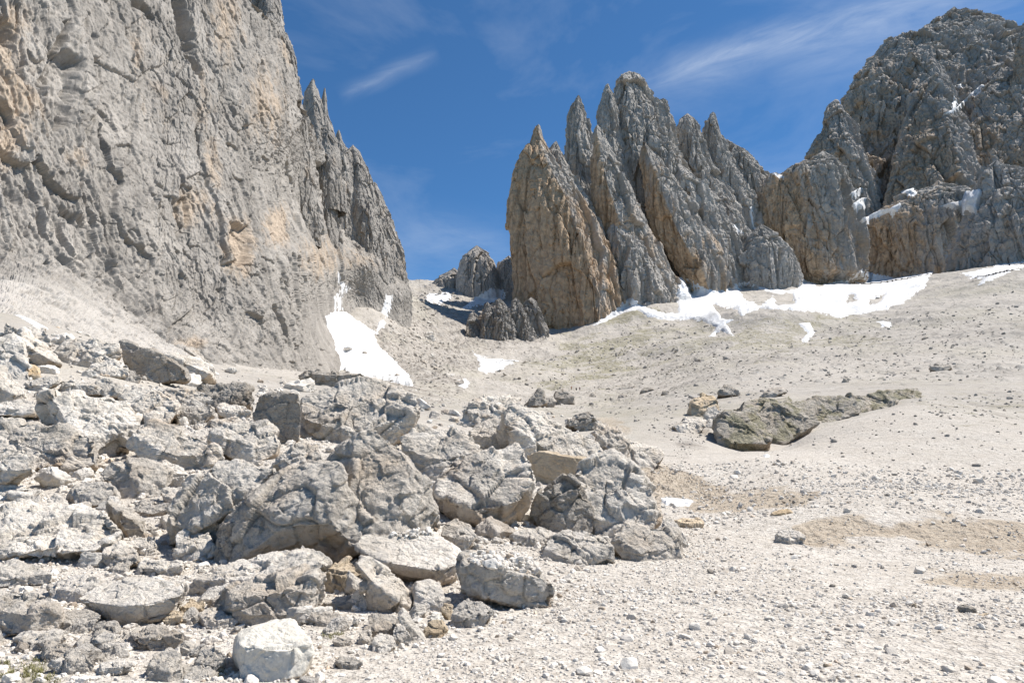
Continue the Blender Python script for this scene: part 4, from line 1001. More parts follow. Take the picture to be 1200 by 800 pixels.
# ---- mossy outcrop
OG = 'blocks of the mossy outcrop'
def OUT(ol, label, **k):
    k.setdefault('rough', 1.15); k.setdefault('amp', 0.9); k.setdefault('dep', 0.9); k.setdefault('under', -1.1); k.setdefault('sink', 14)
    return B(ol, None, label, M_MOSS, cat='outcrop', name='rock_outcrop', group=OG, **k)
OUT([(836,510),(842,492),(860,480),(885,478),(905,490),(905,512),(890,528),(866,524),(846,518)], 'mossy left end of the outcrop beside the tan boulder', D=47)
OUT([(880,500),(886,482),(905,470),(932,468),(955,478),(960,496),(945,512),(920,522),(900,528),(888,522)], 'mossy dark bulging part of the outcrop with a shadowed foot', D=52)
OUT([(930,500),(938,478),(962,464),(990,463),(1005,472),(1010,486),(992,495),(965,502),(945,508)], 'grooved middle part of the outcrop', D=58)
OUT([(985,485),(995,466),(1020,455),(1045,452),(1058,462),(1050,474),(1025,482),(1000,490)], 'smooth grey rounded part of the outcrop', D=60)
OUT([(1035,472),(1045,456),(1068,450),(1080,458),(1078,468),(1058,478)], 'ribbed right end of the outcrop', strata=1.0, D=64)
OUT([(855,486),(870,472),(900,466),(925,462),(930,472),(895,480),(865,490)], 'upper mossy shelf of the outcrop', D=58)
# ---- small rocks in the gully
GG = 'rocks scattered in the gully below the col'
for ol, lab in (([(540,404),(548,396),(560,398),(566,406),(552,410)], 'flat rock'),):
    pass
# ---------------------------------------------------------------- loose stones, each one a thing
def stone_lib(n, sub, seed0, amp=1.0):
    out = []
    V, Fc = ico(sub)
    for i in range(n):
        rng = np.random.default_rng(seed0+i)
        k = rng.integers(8, 13); Ns = rng.normal(size=(k, 3)); Ns /= np.linalg.norm(Ns, axis=1, keepdims=True)
        Ns = np.concatenate([Ns, [[1, 0, 0], [-1, 0, 0], [0, 1, 0], [0, -1, 0], [0, 0, 1], [0, 0, -1]]]); ds = rng.uniform(0.55, 0.95, len(Ns))
        P = V*softmin_r(V, Ns, ds, 22)[:, None]*np.array([1, rng.uniform(.6, .95), rng.uniform(.45, .8)])
        if sub > 2:
            N = _vnormals(P, Fc); P = P+N*rock_skin(P*0.9+i*3, N, 1.2, seed0+i, 1.0, 0.0)[:, None]*amp
        P /= np.abs(P).max(); out.append((P, Fc))
    return out

LIB = []
for i, (P, Fc) in enumerate(stone_lib(14, 5, 300)):
    me = mesh_from('stone', P, Fc, True, {'under': np.zeros(len(P))}); LIB.append(me)
MATS = [('pale', M_S[0]), ('grey', M_S[1]), ('brownish', M_S[2]), ('buff', M_S[3])]
LIBM = {}
def lib_mesh(i, m):
    if (i, m) not in LIBM:
        c = LIB[i].copy(); c.materials.append(MATS[m][1]); LIBM[(i, m)] = c
    return LIBM[(i, m)]

PILE = [(-20,396),(60,384),(150,398),(262,432),(352,450),(500,475),(600,476),(690,494),(745,560),(745,640),(660,700),(585,735),(500,758),(420,772),(380,800),(-20,800)]
GULLY = [(385,446),(452,380),(470,345),(515,338),(545,350),(500,385),(520,400),(545,425),(540,460),(500,480),(440,450)]
SCREE = [(560,440),(700,390),(900,405),(1200,400),(1200,445),(1000,446),(860,470),(800,520),(700,480),(600,470)]
FARS = [(640,420),(760,370),(900,390),(1200,340),(1200,400),(900,420),(760,440)]
WASH = [(690,640),(800,600),(900,612),(1200,650),(1200,790),(520,790)]
def sample_poly(poly, n, rng):
    poly_a = np.array(poly, float); lo, hi = poly_a.min(0), poly_a.max(0); out = []
    while len(out) < n:
        q = rng.uniform(lo, hi, (n, 2)); k = inpoly(q[:, 0], q[:, 1], poly) > 0; out += list(q[k])
    return np.array(out[:n])
hx = np.array([(h[1], h[2]) for h in HEROES])
def near_hero(px, py):
    k = int(np.argmin(np.hypot((hx[:, 0]-px), (hx[:, 1]-py)*1.3)-np.array([h[3] for h in HEROES])*0.35)); return HEROES[k]
SG = {'pile': 'small loose stones among the boulders', 'gully': 'stones strewn over the gully below the col', 'scree': 'stones scattered on the scree slope', 'wash': 'single larger stones on the white gravel'}
rng = np.random.default_rng(77)
COUNT = {}
STOP = ('the', 'of', 'a', 'at', 'in', 'by', 'to', 'and', 'its', 'with', 'under', 'on', 'from', 'behind', 'below', 'big', 'dark', 'bright', 'white', 'between', 'upper', 'lower', 'two', 'flat', 'small', 'pale', 'brown', 'grey', 'above', 'beside', 'left', 'right', 'lying', 'standing', 'resting', 'long')
def drop(px, py, spx, zone_name, mats):
    D = float(on_ground(px, py)[0])
    if not np.isfinite(D): return
    if zone_name == 'pile' and spx > 9 and any(inpoly(np.array([px]), np.array([py]), ol)[0] > -spx*0.25 for ol in OUTL if np.ptp(ol[:, 0]) > 38): spx = rng.uniform(5, 9)
    s = spx*D/F/2
    P = pt(px, py, D); x, y = P[0], P[1]; z = float(ground_z(x, y)[0])
    m = int(rng.choice(len(MATS), p=mats)); li = int(rng.integers(len(LIB)))
    o = bpy.data.objects.new('stone', lib_mesh(li, m)); col.objects.link(o)
    o.location = (x, y, z+s*rng.uniform(0.1, 0.35)); o.rotation_euler = (rng.normal(0, .35), rng.normal(0, .35), rng.uniform(0, 6.28))
    o.scale = (s*rng.uniform(.85, 1.25), s*rng.uniform(.8, 1.1), s*rng.uniform(.75, 1.25))
    size = 'palm sized' if spx < 10 and zone_name in ('pile', 'wash') else 'small' if spx < 16 else 'middling'
    if zone_name in ('gully', 'scree'): size = 'small' if spx < 6 else 'larger'
    h = near_hero(px, py)
    w_ = {'pile': 'next to the '+h[0], 'gully': 'lying in the gully below the col', 'scree': 'lying on the open scree slope', 'wash': 'lying on the white gravel wash'}[zone_name]
    lab = f'{size} {MATS[m][0]} stone {w_}'
    lab = ' '.join(lab.split()[:16])
    while lab.split()[-1] in STOP: lab = ' '.join(lab.split()[:-1])
    tag(o, lab, 'stone', SG[zone_name])
for q in sample_poly(PILE, 200, rng):
    f = (q[1]-390)/400
    drop(q[0], q[1], rng.uniform(9, 17)*(0.6+f*0.9) if rng.random() < 0.6 else rng.uniform(18, 36)*(0.6+f*0.6), 'pile', [.52, .38, .04, .06])
# wedge more blocks into the gaps of the pile
cand = sample_poly(PILE, 900, rng); ins = np.full(len(cand), -1e9)
for ol in OUTL: ins = np.maximum(ins, inpoly(cand[:, 0], cand[:, 1], ol))
cand = cand[(ins < -2)]; chosen = []
for q in cand:
    if (q[0] > 480 and q[1] > 640) or q[1] > 735: continue
    if all(np.hypot(q[0]-c[0], (q[1]-c[1])*1.5) > 22 for c in chosen): chosen.append(q)
for q in chosen[:75]: 
    sz = rng.uniform(24, 46)*(0.62+(q[1]-390)/400*0.6); D = float(on_ground(q[0], q[1])[0]); s = sz*D/F/2; P = pt(q[0], q[1], D)
    m = int(rng.choice([0, 1, 2], p=[.55, .42, .03])); o = bpy.data.objects.new('boulder', lib_mesh(int(rng.integers(len(LIB))), m)); col.objects.link(o)
    o.location = (P[0], P[1]+s*0.5, float(ground_z(P[0], P[1])[0])+s*0.25); o.rotation_euler = (rng.normal(0, .4), rng.normal(0, .4), rng.uniform(0, 6.28)); o.scale = (s*rng.uniform(.95, 1.3), s*rng.uniform(.85, 1.1), s*rng.uniform(.8, 1.2))
    h = near_hero(q[0], q[1]); lab = ' '.join((f'{MATS[m][0]} angular block wedged beside the '+h[0]).split()[:16])
    while lab.split()[-1] in STOP: lab = ' '.join(lab.split()[:-1])
    tag(o, lab, 'boulder', 'angular blocks filling the gaps of the boulder pile')
for q in sample_poly(GULLY, 55, rng): drop(q[0], q[1], min(rng.lognormal(1.75, .5), 17), 'gully', [.05, .35, .6, 0])
for q in sample_poly(SCREE, 34, rng): drop(q[0], q[1], min(rng.lognormal(1.1, .45), 8), 'scree', [.1, .35, .55, 0])
for q in sample_poly(WASH, 12, rng): drop(q[0], q[1], rng.uniform(5, 9), 'wash', [.4, .25, .15, .2])

# ---- countless small rubble and gravel
def pebble_field(name, px, py, size, lib, on=None, tone_fn=None, sinkf=0.2, mat=None, seed=5, label=None, cat=None, flat=1.0):
    rg = np.random.default_rng(seed); n = len(size)
    if on is None:
        D = on_ground(px, py); ok = np.isfinite(D); px, py, D, size = px[ok], py[ok], D[ok], size[ok]; n = len(size)
        P = pt(px, py, D); P[:, 2] = ground_z(P[:, 0], P[:, 1])
    else: P = on
    size = size
    return _pebbles(name, P, size, lib, rg, sinkf, mat, flat, label, cat)
def _pebbles(name, P, size, lib, rg, sinkf, mat, flat=1.0, label=None, cat=None):
    n = len(size); Vs, Fs, Ts = [], [], []; off = 0
    kind = rg.integers(len(lib), size=n); tone = np.clip(rg.normal(0.5, 0.22, n), 0, 1)
    for k, (V, Fc) in enumerate(lib):
        i = np.where(kind == k)[0]
        if not len(i): continue
        q = rg.normal(size=(len(i), 4)); q /= np.linalg.norm(q, axis=1, keepdims=True); w_, x, y, z = q.T
        R = np.stack([1-2*(y*y+z*z), 2*(x*y-z*w_), 2*(x*z+y*w_), 2*(x*y+z*w_), 1-2*(x*x+z*z), 2*(y*z-x*w_), 2*(x*z-y*w_), 2*(y*z+x*w_), 1-2*(x*x+y*y)], -1).reshape(-1, 3, 3)
        W = np.einsum('nij,vj->nvi', R, V)*size[i, None, None]; W[..., 2] *= flat
        W += P[i, None]; W[..., 2] += (size[i]*sinkf)[:, None]
        Vs.append(W.reshape(-1, 3)); Fs.append((Fc[None]+np.arange(len(i))[:, None, None]*len(V)).reshape(-1, 3)+off); off += len(i)*len(V)
        Ts.append(np.repeat(tone[i], len(V)))
    me = mesh_from(name, np.concatenate(Vs), np.concatenate(Fs), False, {'tone': np.concatenate(Ts)})
    o = obj(name, me, mat or M_PEB); tag(o, label, cat, kind='stuff'); return o

PL1 = stone_lib(10, 2, 500); PL0 = stone_lib(10, 1, 600)
def ground_points(n, r0, r1, a0, a1, rg):
    az = np.radians(rg.uniform(a0, a1, n)); r = np.exp(rg.uniform(math.log(r0), math.log(r1), n))
    x, y = r*np.sin(az), r*np.cos(az); return x, y, r
rg = np.random.default_rng(12)
# near gravel
x, y, r = ground_points(27000, 4.4, 9.5, -42, 42, rg)
s = np.maximum(0.009, r*0.0013)*rg.lognormal(0.0, 0.62, len(r)); s = np.minimum(s, 0.085)
k = rg.random(len(r)) < 0.55+1.1*fbm(np.stack([x, y, 0*x], -1)*0.7, 4, seed=14); x, y, r, s = x[k], y[k], r[k], s[k]
P = np.stack([x, y, ground_z(x, y)], -1)
x2, y2, r2 = ground_points(85000, 8.5, 30, -42, 42, rg)
s2 = np.maximum(0.009, r2*0.00095)*rg.lognormal(0.0, 0.6, len(r2)); P2 = np.stack([x2, y2, ground_z(x2, y2)], -1)
dz = zone('dirt', P2); k = (rg.random(len(r2)) > dz*0.45) & (rg.random(len(r2)) < 0.6+1.1*fbm(P2*0.45, 4, seed=15)); P2, s2 = P2[k], s2[k]
_pebbles('gravel', P, s, PL1, rg, 0.15, None, 0.8, 'pale limestone gravel covering the path in the foreground', 'gravel')
_pebbles('gravel', P2, s2, PL0, rg, 0.15, None, 0.8, 'pale limestone gravel spreading over the wash and terrace', 'gravel')
# rubble between the boulders
q = sample_poly(PILE, 5200, rg); D = on_ground(q[:, 0], q[:, 1]); ok = np.isfinite(D); q, D = q[ok], D[ok]
P = pt(q[:, 0], q[:, 1], D); P[:, 2] = ground_z(P[:, 0], P[:, 1])
s = np.clip(rg.lognormal(0.95, .55, len(D)), 0.8, 9)*D/F*0.95
PL3 = stone_lib(8, 3, 700)
_pebbles('rubble', P, s, PL3, rg, 0.2, None, 0.85, 'countless small broken stones filling the gaps between the boulders', 'rubble')
# rubble far up the gully and over the scree
q = np.concatenate([sample_poly(GULLY, 1900, rg), sample_poly(SCREE, 1500, rg), sample_poly(FARS, 700, rg), sample_poly([(860,540),(1050,480),(1200,490),(1200,600),(1000,600),(800,600),(790,540)], 500, rg), sample_poly([(1060,470),(1200,452),(1200,490),(1100,488)], 200, rg), sample_poly([(770,565),(800,508),(835,492),(838,505),(800,545),(780,575)], 120, rg)])
D = on_ground(q[:, 0], q[:, 1]); ok = np.isfinite(D); q, D = q[ok], D[ok]
P = pt(q[:, 0], q[:, 1], D); P[:, 2] = ground_z(P[:, 0], P[:, 1])
s = np.clip(rg.lognormal(-0.1, .5, len(D)), 0.4, 4)*D/F
M_RUB = rock_mat('far rubble stone', (0.33, 0.30, 0.26), (0.48, 0.44, 0.39), (0.40, 0.32, 0.24), 0.4, 0.3, 0.1, 0.3)
_pebbles('rubble', P, s, PL1, rg, 0.2, M_RUB, 0.8, 'small dark stones strewn over the gully and the far scree', 'rubble')

# ---- pebbles heaped on two of the slabs
def cast_on(objs, px, py):
    out = []
    trees = []
    for o in objs:
        me = o.data; V = np.empty(len(me.vertices)*3, np.float32); me.vertices.foreach_get('co', V); V = V.reshape(-1, 3)+np.array(o.location)
        Fi = np.empty(len(me.loops), np.int32); me.loops.foreach_get('vertex_index', Fi); Fi = Fi.reshape(-1, 3)
        trees.append(BVHTree.FromPolygons([tuple(v) for v in V.tolist()], [tuple(f) for f in Fi.tolist()]))
    for a, b in zip(px, py):
        d = Vector((pt(a, b, 1.0)-EYE).tolist()).normalized(); best = None
        for t in trees:
            h = t.ray_cast(Vector(EYE.tolist()), d)
            if h[0] is not None and (best is None or h[3] < best[3]): best = h
        if best is not None and best[1].z*(1 if best[1].dot(d) < 0 else -1) > 0.25: out.append(best[0][:])
    return np.array(out)
def hero(start): return [h[6] for h in HEROES if h[0].startswith(start)]
for objs, poly, n, lab, nm in ((hero('slab with a bright flat'), [(428,622),(440,614),(458,618),(478,610),(505,618),(508,628),(470,630)], 190, 'heap of small white pebbles on the bright flat slab', 'pebble_heap'),
                               (hero('dark fronted block'), [(548,655),(575,640),(605,645),(640,662),(640,676),(600,668),(560,662)], 420, 'loose white pebbles strewn over the dark fronted block', 'pebble_heap')):
    q = sample_poly(poly, n, rg); P = cast_on(objs, q[:, 0], q[:, 1])
    if len(P) > 5:
        s = np.clip(rg.lognormal(math.log(0.035), .35, len(P)), 0.015, 0.09)
        _pebbles(nm, P, s, PL3, rg, 0.35, None, 0.85, lab, 'pebbles')

# ---- little tufts of grass at the lower left
def tufts():
    rg = np.random.default_rng(9); cs = np.concatenate([sample_poly([(-20,778),(45,772),(66,800),(-20,800)], 46, rg), sample_poly([(378,742),(398,738),(400,750),(380,752)], 10, rg), sample_poly([(240,785),(262,780),(262,798)], 8, rg)])
    D = on_ground(cs[:, 0], cs[:, 1]); P = pt(cs[:, 0], cs[:, 1], D); Vs, Fs = [], []
    for p in P:
        p[2] = ground_z(p[0], p[1])[0]
        for _ in range(22):
            a = rg.uniform(0, 6.28); b = p+np.array([rg.normal(0, .018), rg.normal(0, .018), 0]); h = rg.uniform(.015, .04)
            t = b+np.array([math.cos(a)*h*.7, math.sin(a)*h*.7, h]); w_ = np.array([-math.sin(a), math.cos(a), 0])*.0022; m = (b+t)/2+np.array([0, 0, h*.18])
            k = len(Vs); Vs += [b-w_, b+w_, m+w_*.8, m-w_*.8, t]; Fs += [(k, k+1, k+2), (k, k+2, k+3), (k+3, k+2, k+4)]
    me = mesh_from('grass', Vs, Fs); o = obj('grass', me, flat_mat('dry grass', (0.20, 0.19, 0.08)))
    tag(o, 'sparse yellowish green tufts growing in the gravel', 'grass', kind='stuff')
tufts()
# ---------------------------------------------------------------- snow lying in hollows, gullies and on ledges
def gather():
    data = []
    for o in [GROUND]+CLIFFS:
        me = o.data; V = np.empty(len(me.vertices)*3, np.float32); me.vertices.foreach_get('co', V); V = V.reshape(-1, 3).astype(float)
        px, py = proj(V); n = len(me.polygons)
        st = np.empty(n, np.int32); me.polygons.foreach_get('loop_start', st); tt = np.empty(n, np.int32); me.polygons.foreach_get('loop_total', tt)
        L = np.empty(len(me.loops), np.int32); me.loops.foreach_get('vertex_index', L)
        st = st[tt == 4]; Q = np.stack([L[st], L[st+1], L[st+2], L[st+3]], -1)
        Q = Q[V[Q[:, 0], 1] > 5]
        data.append((V, px, py, Q))
    return data
GEO = gather()
def snow(poly, label, thick=0.6, holes=(), step=1.0, rough=2.0, drop_far=12.0, sm=3, ground_only=False):
    thick *= 0.5; poly = np.array(poly, float); x0, y0 = poly.min(0)-4; x1, y1 = poly.max(0)+4
    Vs, Fs, off = [], [], 0
    for gi, (V, px, py, Q) in enumerate(GEO):
        if ground_only and gi: continue
        cx, cy = px[Q[:, 0]], py[Q[:, 0]]
        k = (cx > x0-6) & (cx < x1+6) & (cy > y0-6) & (cy < y1+6)
        if not k.any(): continue
        q = Q[k]; ids, inv = np.unique(q, return_inverse=True); Vs.append(V[ids]); Fs.append(inv.reshape(-1, 4)+off); off += len(ids)
    V = np.concatenate(Vs); Fq = np.concatenate(Fs)
    t = BVHTree.FromPolygons(V.tolist(), Fq.tolist())
    gx = np.arange(x0, x1+step, step); gy = np.arange(y0, y1+step, step); X, Y = np.meshgrid(gx, gy)
    dist = np.full(X.shape, np.nan); eye = Vector(EYE.tolist()); D1 = pt(X, Y, 1.0)-EYE; D1 /= np.linalg.norm(D1, axis=-1, keepdims=True)
    for i in range(X.shape[0]):
        for j in range(X.shape[1]):
            h = t.ray_cast(eye, Vector(D1[i, j].tolist()))
            if h[0] is not None: dist[i, j] = h[3]
    ok = np.isfinite(dist)
    if ok.sum() < 4: print('SNOW MISS', label); return
    med = np.nanmedian(dist); d = np.where(ok, dist, med)
    for _ in range(sm):                                  # wind-packed: follows the ground but rides over its small relief
        p = np.pad(d, 1, mode='edge'); d = np.minimum(d+0.2, (p[:-2, 1:-1]+p[2:, 1:-1]+p[1:-1, :-2]+p[1:-1, 2:]+2*d)/6)
    sd = inpoly(X, Y, poly)
    for hl in holes: sd = np.minimum(sd, -inpoly(X, Y, hl))
    nz = _fbm(np.stack([X.ravel()*0.2, Y.ravel()*0.38, np.full(X.size, len(label)*1.7)], -1), 5, 0.6, False, 2).reshape(X.shape)
    sd = sd+nz*rough
    W = EYE+D1*d[..., None]
    e = sstep(-1.0, 4.0, sd)
    W[..., 2] += (-0.5+1.5*e)*thick
    W -= D1*(e*thick*1.2)[..., None]
    W += D1*((1-e)*thick*1.0)[..., None]
    keep = (sd > -1.2) & ok
    Fq = grid_faces(X.shape[0], X.shape[1]); kk = keep.ravel()[Fq].all(1)
    dv = W.reshape(-1, 3)[:, 1][Fq]; kk &= (dv.max(1)-dv.min(1)) < drop_far*max(1, med/300)
    Fq = Fq[kk]
    if not len(Fq): print('SNOW EMPTY', label); return
    # keep the one connected sheet
    lab = np.arange(W.reshape(-1, 3).shape[0])
    for _ in range(4000):
        m_ = lab[Fq].min(1); new = lab.copy(); np.minimum.at(new, Fq.ravel(), np.repeat(m_, 4))
        if (new == lab).all(): break
        lab = new
    fl = lab[Fq[:, 0]]; u_, c_ = np.unique(fl, return_counts=True); Fq = Fq[fl == u_[c_.argmax()]]
    ids, inv = np.unique(Fq, return_inverse=True)
    me = mesh_from('snow_patch', W.reshape(-1, 3)[ids], inv.reshape(-1, 4)[:, ::-1], True)
    o = obj('snow_patch', me, M_SNOW); tag(o, label, 'snow patch', 'old snow patches'); return o
snow([(381,370),(392,364),(404,364),(425,378),(440,388),(442,377),(450,372),(454,380),(440,393),(445,405),(462,420),(480,440),(488,456),(470,451),(440,444),(420,442),(398,434),(396,415),(388,395)], 'tongue of white snow filling the gully at the foot of the left wall', 1.6, drop_far=30, sm=10)
snow([(396,318),(403,331),(411,338),(401,346),(402,364),(393,363),(392,348),(398,338)], 'thin broken snow streak above the snow tongue', 0.8, rough=1)
snow([(452,345),(461,345),(459,362),(452,373),(446,364)], 'small snow patch at the foot of the last wall tower', 0.8, rough=1)
snow([(500,345),(525,340),(531,348),(515,357),(500,354)], 'flat snow patch just under the col', 0.8, rough=2)
snow([(540,362),(556,348),(575,336),(596,341),(592,350),(565,358)], 'shaded snow patch under the rounded col tower', 0.8, rough=2)
snow([(553,411),(565,418),(582,420),(608,422),(590,432),(570,438),(560,434),(562,425)], 'snow patch below the small fins', 0.8, rough=1.5)
snow([(537,445),(545,441),(551,449),(546,457),(538,455)], 'little isolated snow patch in the middle of the gully', 0.6, rough=1)
snow([(688,384),(715,366),(736,349),(741,347),(752,357),(780,366),(794,366),(793,342),(798,324),(815,330),(830,338),(850,340),(865,331),(880,330),(905,340),(935,338),(938,325),(960,335),(990,328),(1010,316),(1022,319),(1050,325),(1093,319),(1085,335),(1060,355),(1035,364),(1000,370),(985,373),(960,367),(935,365),(905,363),(890,362),(872,370),(852,380),(862,394),(845,389),(829,397),(838,384),(820,375),(790,376),(760,373),(745,364),(725,370),(700,382)],
     'wide snow field in the basin between the middle group and the right mountain', 1.6, holes=([(866,335),(885,335),(906,346),(890,357),(872,350)], [(836,358),(862,362),(870,376),(846,372)], [(992,348),(1000,346),(1003,352),(993,354)], [(1020,350),(1036,346),(1030,354),(1020,357)], [(905,345),(928,345),(930,356),(910,356)]), sm=5, drop_far=40, rough=3)
snow([(933,378),(950,377),(956,390),(945,402),(937,400),(945,390)], 'small snow patch below the snow field on the mound', 0.8, rough=1)
snow([(1027,376),(1046,376),(1044,386),(1034,383)], 'tiny snow patch right of the mound', 0.8, rough=1)
snow([(1122,323),(1140,317),(1200,304),(1240,298),(1240,306),(1200,312),(1165,328),(1142,338),(1150,328)], 'snow strip at the foot of the dark spur at the right edge', 1.0, rough=2)
snow([(1097,242),(1125,236),(1130,225),(1153,223),(1149,240),(1143,251),(1120,248)], 'bright snow ledge high on the right mountain beside the dark spur', 9.0, rough=1, drop_far=90, sm=8)
snow([(1006,259),(1030,247),(1042,245),(1056,237),(1058,243),(1045,259),(1042,251),(1025,257),(1010,264)], 'forked snow ledge above the banded lower cliff', 9.0, rough=1, drop_far=90, sm=8)
snow([(995,242),(1010,231),(1018,231),(1011,247),(1000,248)], 'small snow ledge left of the forked one', 7.0, rough=0.6, drop_far=90, sm=6)
snow([(989,231),(1008,219),(1015,220),(1002,232)], 'slanting snow sliver left on the right mountain', 7.0, rough=0.6, drop_far=90, sm=6)
snow([(1055,224),(1070,220),(1077,228),(1068,232)], 'tiny snow spot above the banded lower cliff', 3.0, rough=0.5, drop_far=60)
snow([(1103,134),(1114,129),(1117,111),(1123,118),(1121,125),(1136,110),(1150,98),(1157,101),(1135,117),(1118,133),(1106,136)], 'forked snow streak high on the big summit', 8.0, rough=0.6, drop_far=90, sm=6, step=0.8)
snow([(1120,100),(1127,97),(1128,103),(1122,104)], 'small snow spot above the forked streak on the big summit', 3.0, rough=0.4, drop_far=80, step=0.8)
snow([(901,204),(912,199),(923,210),(914,210)], 'snow spot in the notch left of the blocky bastion', 2.0, rough=0.6, drop_far=60, step=0.8)
snow([(877,243),(882,239),(885,268),(880,267)], 'narrow vertical snow streak in the rock gully', 2.0, rough=0.4, drop_far=60, step=0.8)
snow([(855,262),(862,264),(873,274),(866,274)], 'small snow streak beside the vertical one', 2.0, rough=0.4, drop_far=60, step=0.8)
snow([(766,582),(790,582),(816,585),(808,594),(780,593)], 'low snow remnant lying on the wash behind the boulders', 0.12, rough=1, sm=1, ground_only=True)
snow([(892,532),(900,531),(905,535),(896,537)], 'tiny snow remnant at the foot of the mossy outcrop', 0.2, rough=0.4, sm=1, ground_only=True)
snow([(16,366),(30,370),(62,386),(54,388),(25,375)], 'thin snow strip above the pile at the upper left', 0.3, rough=0.8, drop_far=20)

# ---------------------------------------------------------------- hikers on the path
def hiker(px, py, label, shirt, trousers, pose, face):
    D = float(on_ground(px, py)[0]); p = pt(px, py, D); z = float(ground_z(p[0], p[1])[0])
    me = bpy.data.meshes.new('person')
    st = 0.16 if pose else 0.07
    J = [(0, 0, .94, .13), (0, 0, 1.15, .135), (0, .01, 1.38, .16), (0, .01, 1.50, .065), (0, .03, 1.60, .085), (0, .03, 1.70, .09),
         (-.10, 0, .90, .10), (-.11, st, .50, .062), (-.11, st*.6, .08, .045), (-.11, st*.6+.13, .04, .04),
         (.10, 0, .90, .10), (.11, -st, .50, .062), (.11, -st*2.1, .10, .045), (.11, -st*2.1+.13, .05, .04),
         (-.20, .01, 1.40, .055), (-.25, -.03, 1.15, .042), (-.24, .12, .95, .034), (-.24, .17, .88, .036),
         (.20, .01, 1.40, .055), (.25, .03, 1.15, .042), (.24, .18, 1.0, .034), (.24, .23, .95, .036)]
    E = [(0, 1), (1, 2), (2, 3), (3, 4), (4, 5), (0, 6), (6, 7), (7, 8), (8, 9), (0, 10), (10, 11), (11, 12), (12, 13), (2, 14), (14, 15), (15, 16), (16, 17), (2, 18), (18, 19), (19, 20), (20, 21)]
    import bmesh
    bm = bmesh.new(); sk = bm.verts.layers.skin.verify(); vs = [bm.verts.new(j[:3]) for j in J]
    for i, j in enumerate(J): vs[i][sk].radius = (j[3], j[3]*.85); vs[i][sk].use_root = i == 0
    for a, b in E: bm.edges.new((vs[a], vs[b]))
    bm.to_mesh(me); bm.free()
    o = obj('person', me, flat_mat(label+' trousers', trousers))
    o.modifiers.new('Skin', 'SKIN')
    o.modifiers.new('Sub', 'SUBSURF').levels = 1
    o.location = (p[0], p[1], z); o.rotation_euler = (0, 0, face); tag(o, label, 'person', 'hikers on the scree path')
    import bmesh
    bm = bmesh.new(); bmesh.ops.create_icosphere(bm, subdivisions=3, radius=1)
    for v in bm.verts: v.co = Vector((v.co.x*.235*(1-.15*abs(v.co.z)), v.co.y*.165, v.co.z*.31+1.23))
    jm = bpy.data.meshes.new('jacket'); bm.to_mesh(jm); bm.free(); obj('jacket', jm, flat_mat(label+' jacket', shirt), o)
    bm = bmesh.new(); bmesh.ops.create_icosphere(bm, subdivisions=3, radius=1)
    for v in bm.verts: v.co = Vector((v.co.x*.10, v.co.y*.11+.02, v.co.z*.10+1.70))
    jm = bpy.data.meshes.new('hair'); bm.to_mesh(jm); bm.free(); obj('hair', jm, flat_mat(label+' hair', (0.06, 0.045, 0.03)), o)
    bm = bmesh.new(); bmesh.ops.create_cube(bm, size=1)
    bmesh.ops.bevel(bm, geom=bm.edges[:], offset=.2, segments=3, affect='EDGES')
    for v in bm.verts: v.co = Vector((v.co.x*.3, v.co.y*.2-.2, v.co.z*.46+1.25))
    jm = bpy.data.meshes.new('backpack'); bm.to_mesh(jm); bm.free(); obj('backpack', jm, flat_mat(label+' pack', tuple(v*.5 for v in shirt)), o)
hiker(645.3, 448.3, 'person in dark clothes walking alone on the scree path left of the others', (0.06, 0.05, 0.05), (0.07, 0.06, 0.06), True, 0.4)
hiker(675.4, 455.0, 'person in black standing tallest of the hikers on the path', (0.02, 0.02, 0.025), (0.03, 0.03, 0.03), False, 2.8)
hiker(679.4, 455.0, 'person in a dark red top beside the hiker in black', (0.12, 0.03, 0.03), (0.05, 0.045, 0.05), True, 3.3)
hiker(669.6, 452.2, 'person in an orange top behind the hiker in black', (0.5, 0.2, 0.08), (0.25, 0.18, 0.12), True, 3.0)
SUN_E = 4.9; SKY_S = 0.08; SKY_TINT = (0.53, 0.90, 1.10); EXPOSURE = 0.66
# ---------------------------------------------------------------- sky, sun, camera
w = bpy.data.worlds.new('World'); scene.world = w; w.use_nodes = True
nt = w.node_tree; nt.nodes.clear()
def wn(k, **kw):
    n = nt.nodes.new(k)
    for a, v in kw.items(): setattr(n, a, v)
    return n
out = wn('ShaderNodeOutputWorld'); bg = wn('ShaderNodeBackground'); sky = wn('ShaderNodeTexSky', sky_type='NISHITA')
sky.sun_disc = False; sky.sun_elevation = SUN_EL; sky.sun_rotation = SUN_AZ; sky.altitude = 2400; sky.air_density = 1.0; sky.dust_density = 0.25; sky.ozone_density = 3.0
bg.inputs[1].default_value = SKY_S
nt.links.new(bg.outputs[0], out.inputs[0])
tc = wn('ShaderNodeTexCoord')
def vdir(px, py):
    d = pt(px, py, 1.0)-EYE; return d/np.linalg.norm(d)
def m_(op, a, b=None, c=None):
    n = wn('ShaderNodeMath', operation=op)
    for k, v in enumerate((a, b, c)):
        if v is None: continue
        if isinstance(v, (int, float)): n.inputs[k].default_value = float(v)
        else: nt.links.new(v, n.inputs[k])
    return n.outputs[0]
def dot(v):
    n = wn('ShaderNodeVectorMath', operation='DOT_PRODUCT'); nt.links.new(tc.outputs['Generated'], n.inputs[0]); n.inputs[1].default_value = tuple(v); return n.outputs['Value']
